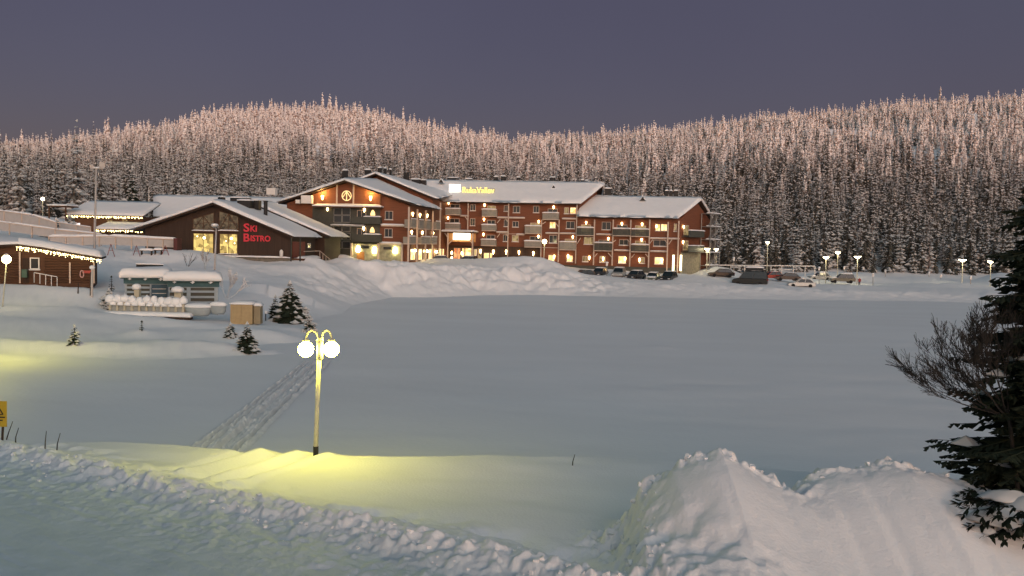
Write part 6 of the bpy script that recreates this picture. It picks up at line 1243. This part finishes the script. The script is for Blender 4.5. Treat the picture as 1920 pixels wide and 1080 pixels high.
mb = bare_tree(base, [(-1, -0.1, 0.45), (-0.8, 0.2, 0.75), (-0.35, -0.1, 1), (-1.0, 0.1, 0.2), (-0.6, 0.1, 1.0), (-0.1, 0, 1.0), (-0.9, -0.2, 0.6), (-0.5, 0.3, 0.9), (-1.0, 0.2, 0.32)], 1.5, 0.022, 3, 21, 0.62, 0.15, 0.0045)
mb.tube(Vector((b.x + 0.1, b.y, b.z - 0.3)), base, 0.06, 0.04, 8)
o = mb.build('bare_birch', mat('dark_twig', (0.028, 0.025, 0.023), 0.9, 0.2, 3), origin=b); tag(o, 'bare many-branched birch leaning left in front of the right-edge spruce', 'tree')
for px, py, d, s_, lab, sd in ((1905, 962, 18.2, 1.25, 'low snow-buried spruce boughs at the foot of the right-edge spruce', 3), (1792, 926, 19.2, 0.42, 'small dark sprig beside the snow pile under the birch', 4)):
    c = at(px, py, d); t = thing('buried_spruce', c - Vector((0, 0, 0.15)), lab, 'shrub'); rnd = random.Random(sd); cr = MB(); sn = MB(); gd = gz(c.x, c.y) - c.z
    for i in range(int(170 * s_)):
        a = rnd.uniform(0, 6.28); r_ = s_ * math.sqrt(rnd.uniform(0.1, 1.0)); p = Vector((r_ * math.cos(a), r_ * 0.8 * math.sin(a), rnd.uniform(gd * 0.5, 0.35) * s_))
        for k in range(9):
            aa = a + rnd.uniform(-0.9, 0.9); tl = rnd.uniform(0.1, 0.26); tip = p + Vector((math.cos(aa) * tl, math.sin(aa) * tl, rnd.uniform(-0.16, 0.06))); w_ = 0.035; cr.face((p, (p + tip) / 2 + Vector((-math.sin(aa) * w_, math.cos(aa) * w_, 0.02)), tip)); cr.face((p, tip, (p + tip) / 2 + Vector((math.sin(aa) * w_, -math.cos(aa) * w_, -0.02))))
    o = bpy.data.objects.new('boughs', cr.mesh('boughs', [NEEDLE])); COL.objects.link(o); o.parent = t
    if s_ > 0.8:
        for (ox, oy, oz, rx, ry, h0) in ((-0.35, 0.0, 0.12, 0.7, 0.55, 0.13), (0.5, 0.2, 0.3, 0.75, 0.55, 0.15), (0.1, 0.5, 0.36, 0.6, 0.45, 0.12), (0.25, -0.55, -0.08, 0.45, 0.3, 0.1), (-0.85, -0.3, -0.1, 0.3, 0.25, 0.08)):
            n, mm = 22, 8; b0 = len(sn.v)
            for j in range(mm + 1):
                for i in range(n):
                    a = 6.283 * i / n; v = j / mm; wob = 1 + 0.5 * (float(vn(np.array(math.cos(a) * 1.8 + ox * 7), np.array(math.sin(a) * 1.8 + oy * 5), 4)) - 0.5)
                    r_ = math.sin(min(1, v * 1.2) * math.pi / 2) * (1 if v < 0.84 else 1 - (v - 0.84) * 3) * wob
                    sn.v.append((ox + rx * r_ * math.cos(a), oy + ry * r_ * math.sin(a), oz + h0 * math.cos(min(1, v * 1.2) * math.pi / 2) - (0 if v < 0.84 else (v - 0.84) * 0.5) - 0.25 * (r_ * rx) ** 2 + 0.05 * (float(vn(np.array(r_ * math.cos(a) * 4 + ox), np.array(r_ * math.sin(a) * 4), 6)) - 0.5)))
            for j in range(mm):
                for i in range(n): l = (i + 1) % n; sn.f.append((b0 + j * n + i, b0 + (j + 1) * n + i, b0 + (j + 1) * n + l, b0 + j * n + l))
        sn.m = [0] * len(sn.f); o = bpy.data.objects.new('snow', sn.mesh('snow', [SNOWT], True)); COL.objects.link(o); o.parent = t

# ---------------------------------------------------------------- unseen building added behind the viewpoint to shade the near road
LF = Frame(-13, -4.0, 180); L = LF.loc
LO = thing('shade_lodge', L(0, 0, 1.8), 'unseen timber building with a snowy roof, added behind the viewpoint to shade the road', 'building')
q = MB(); gable_prism(q, L(-12.5, 0, 0), L(17, 0, 0), L(17, -11, 0), L(-12.5, -11, 0), 1.0, 8.6, L(-12.5, -5.5, 0), L(17, -5.5, 0), 11.6); child(q, 'wall', DARKWOOD, LO, LO)
for q4, sd in (((L(-13.3, 0.9, 8.55), L(17.8, 0.9, 8.55), L(17.8, -5.5, 11.95), L(-13.3, -5.5, 11.95)), 91), ((L(17.8, -11.9, 8.55), L(-13.3, -11.9, 8.55), L(-13.3, -5.5, 11.96), L(17.8, -5.5, 11.96)), 92)):
    q = MB(); slab(q, *q4, 0.2); o = child(q, 'roof_slope', DARKWOOD, LO, LO); q = MB(); snow_patch(q, *q4, 0.5, 0.2, 24, 8, sd, 0.5); child(q, 'snow', SNOWR, o, LO, True)
for i in range(5):
    for z in (2.6, 5.3): window_m(LF, LO, -7 + 5 * i, -5 + 5 * i, z, z + 1.4, GLASS, 0.0, seed=i)
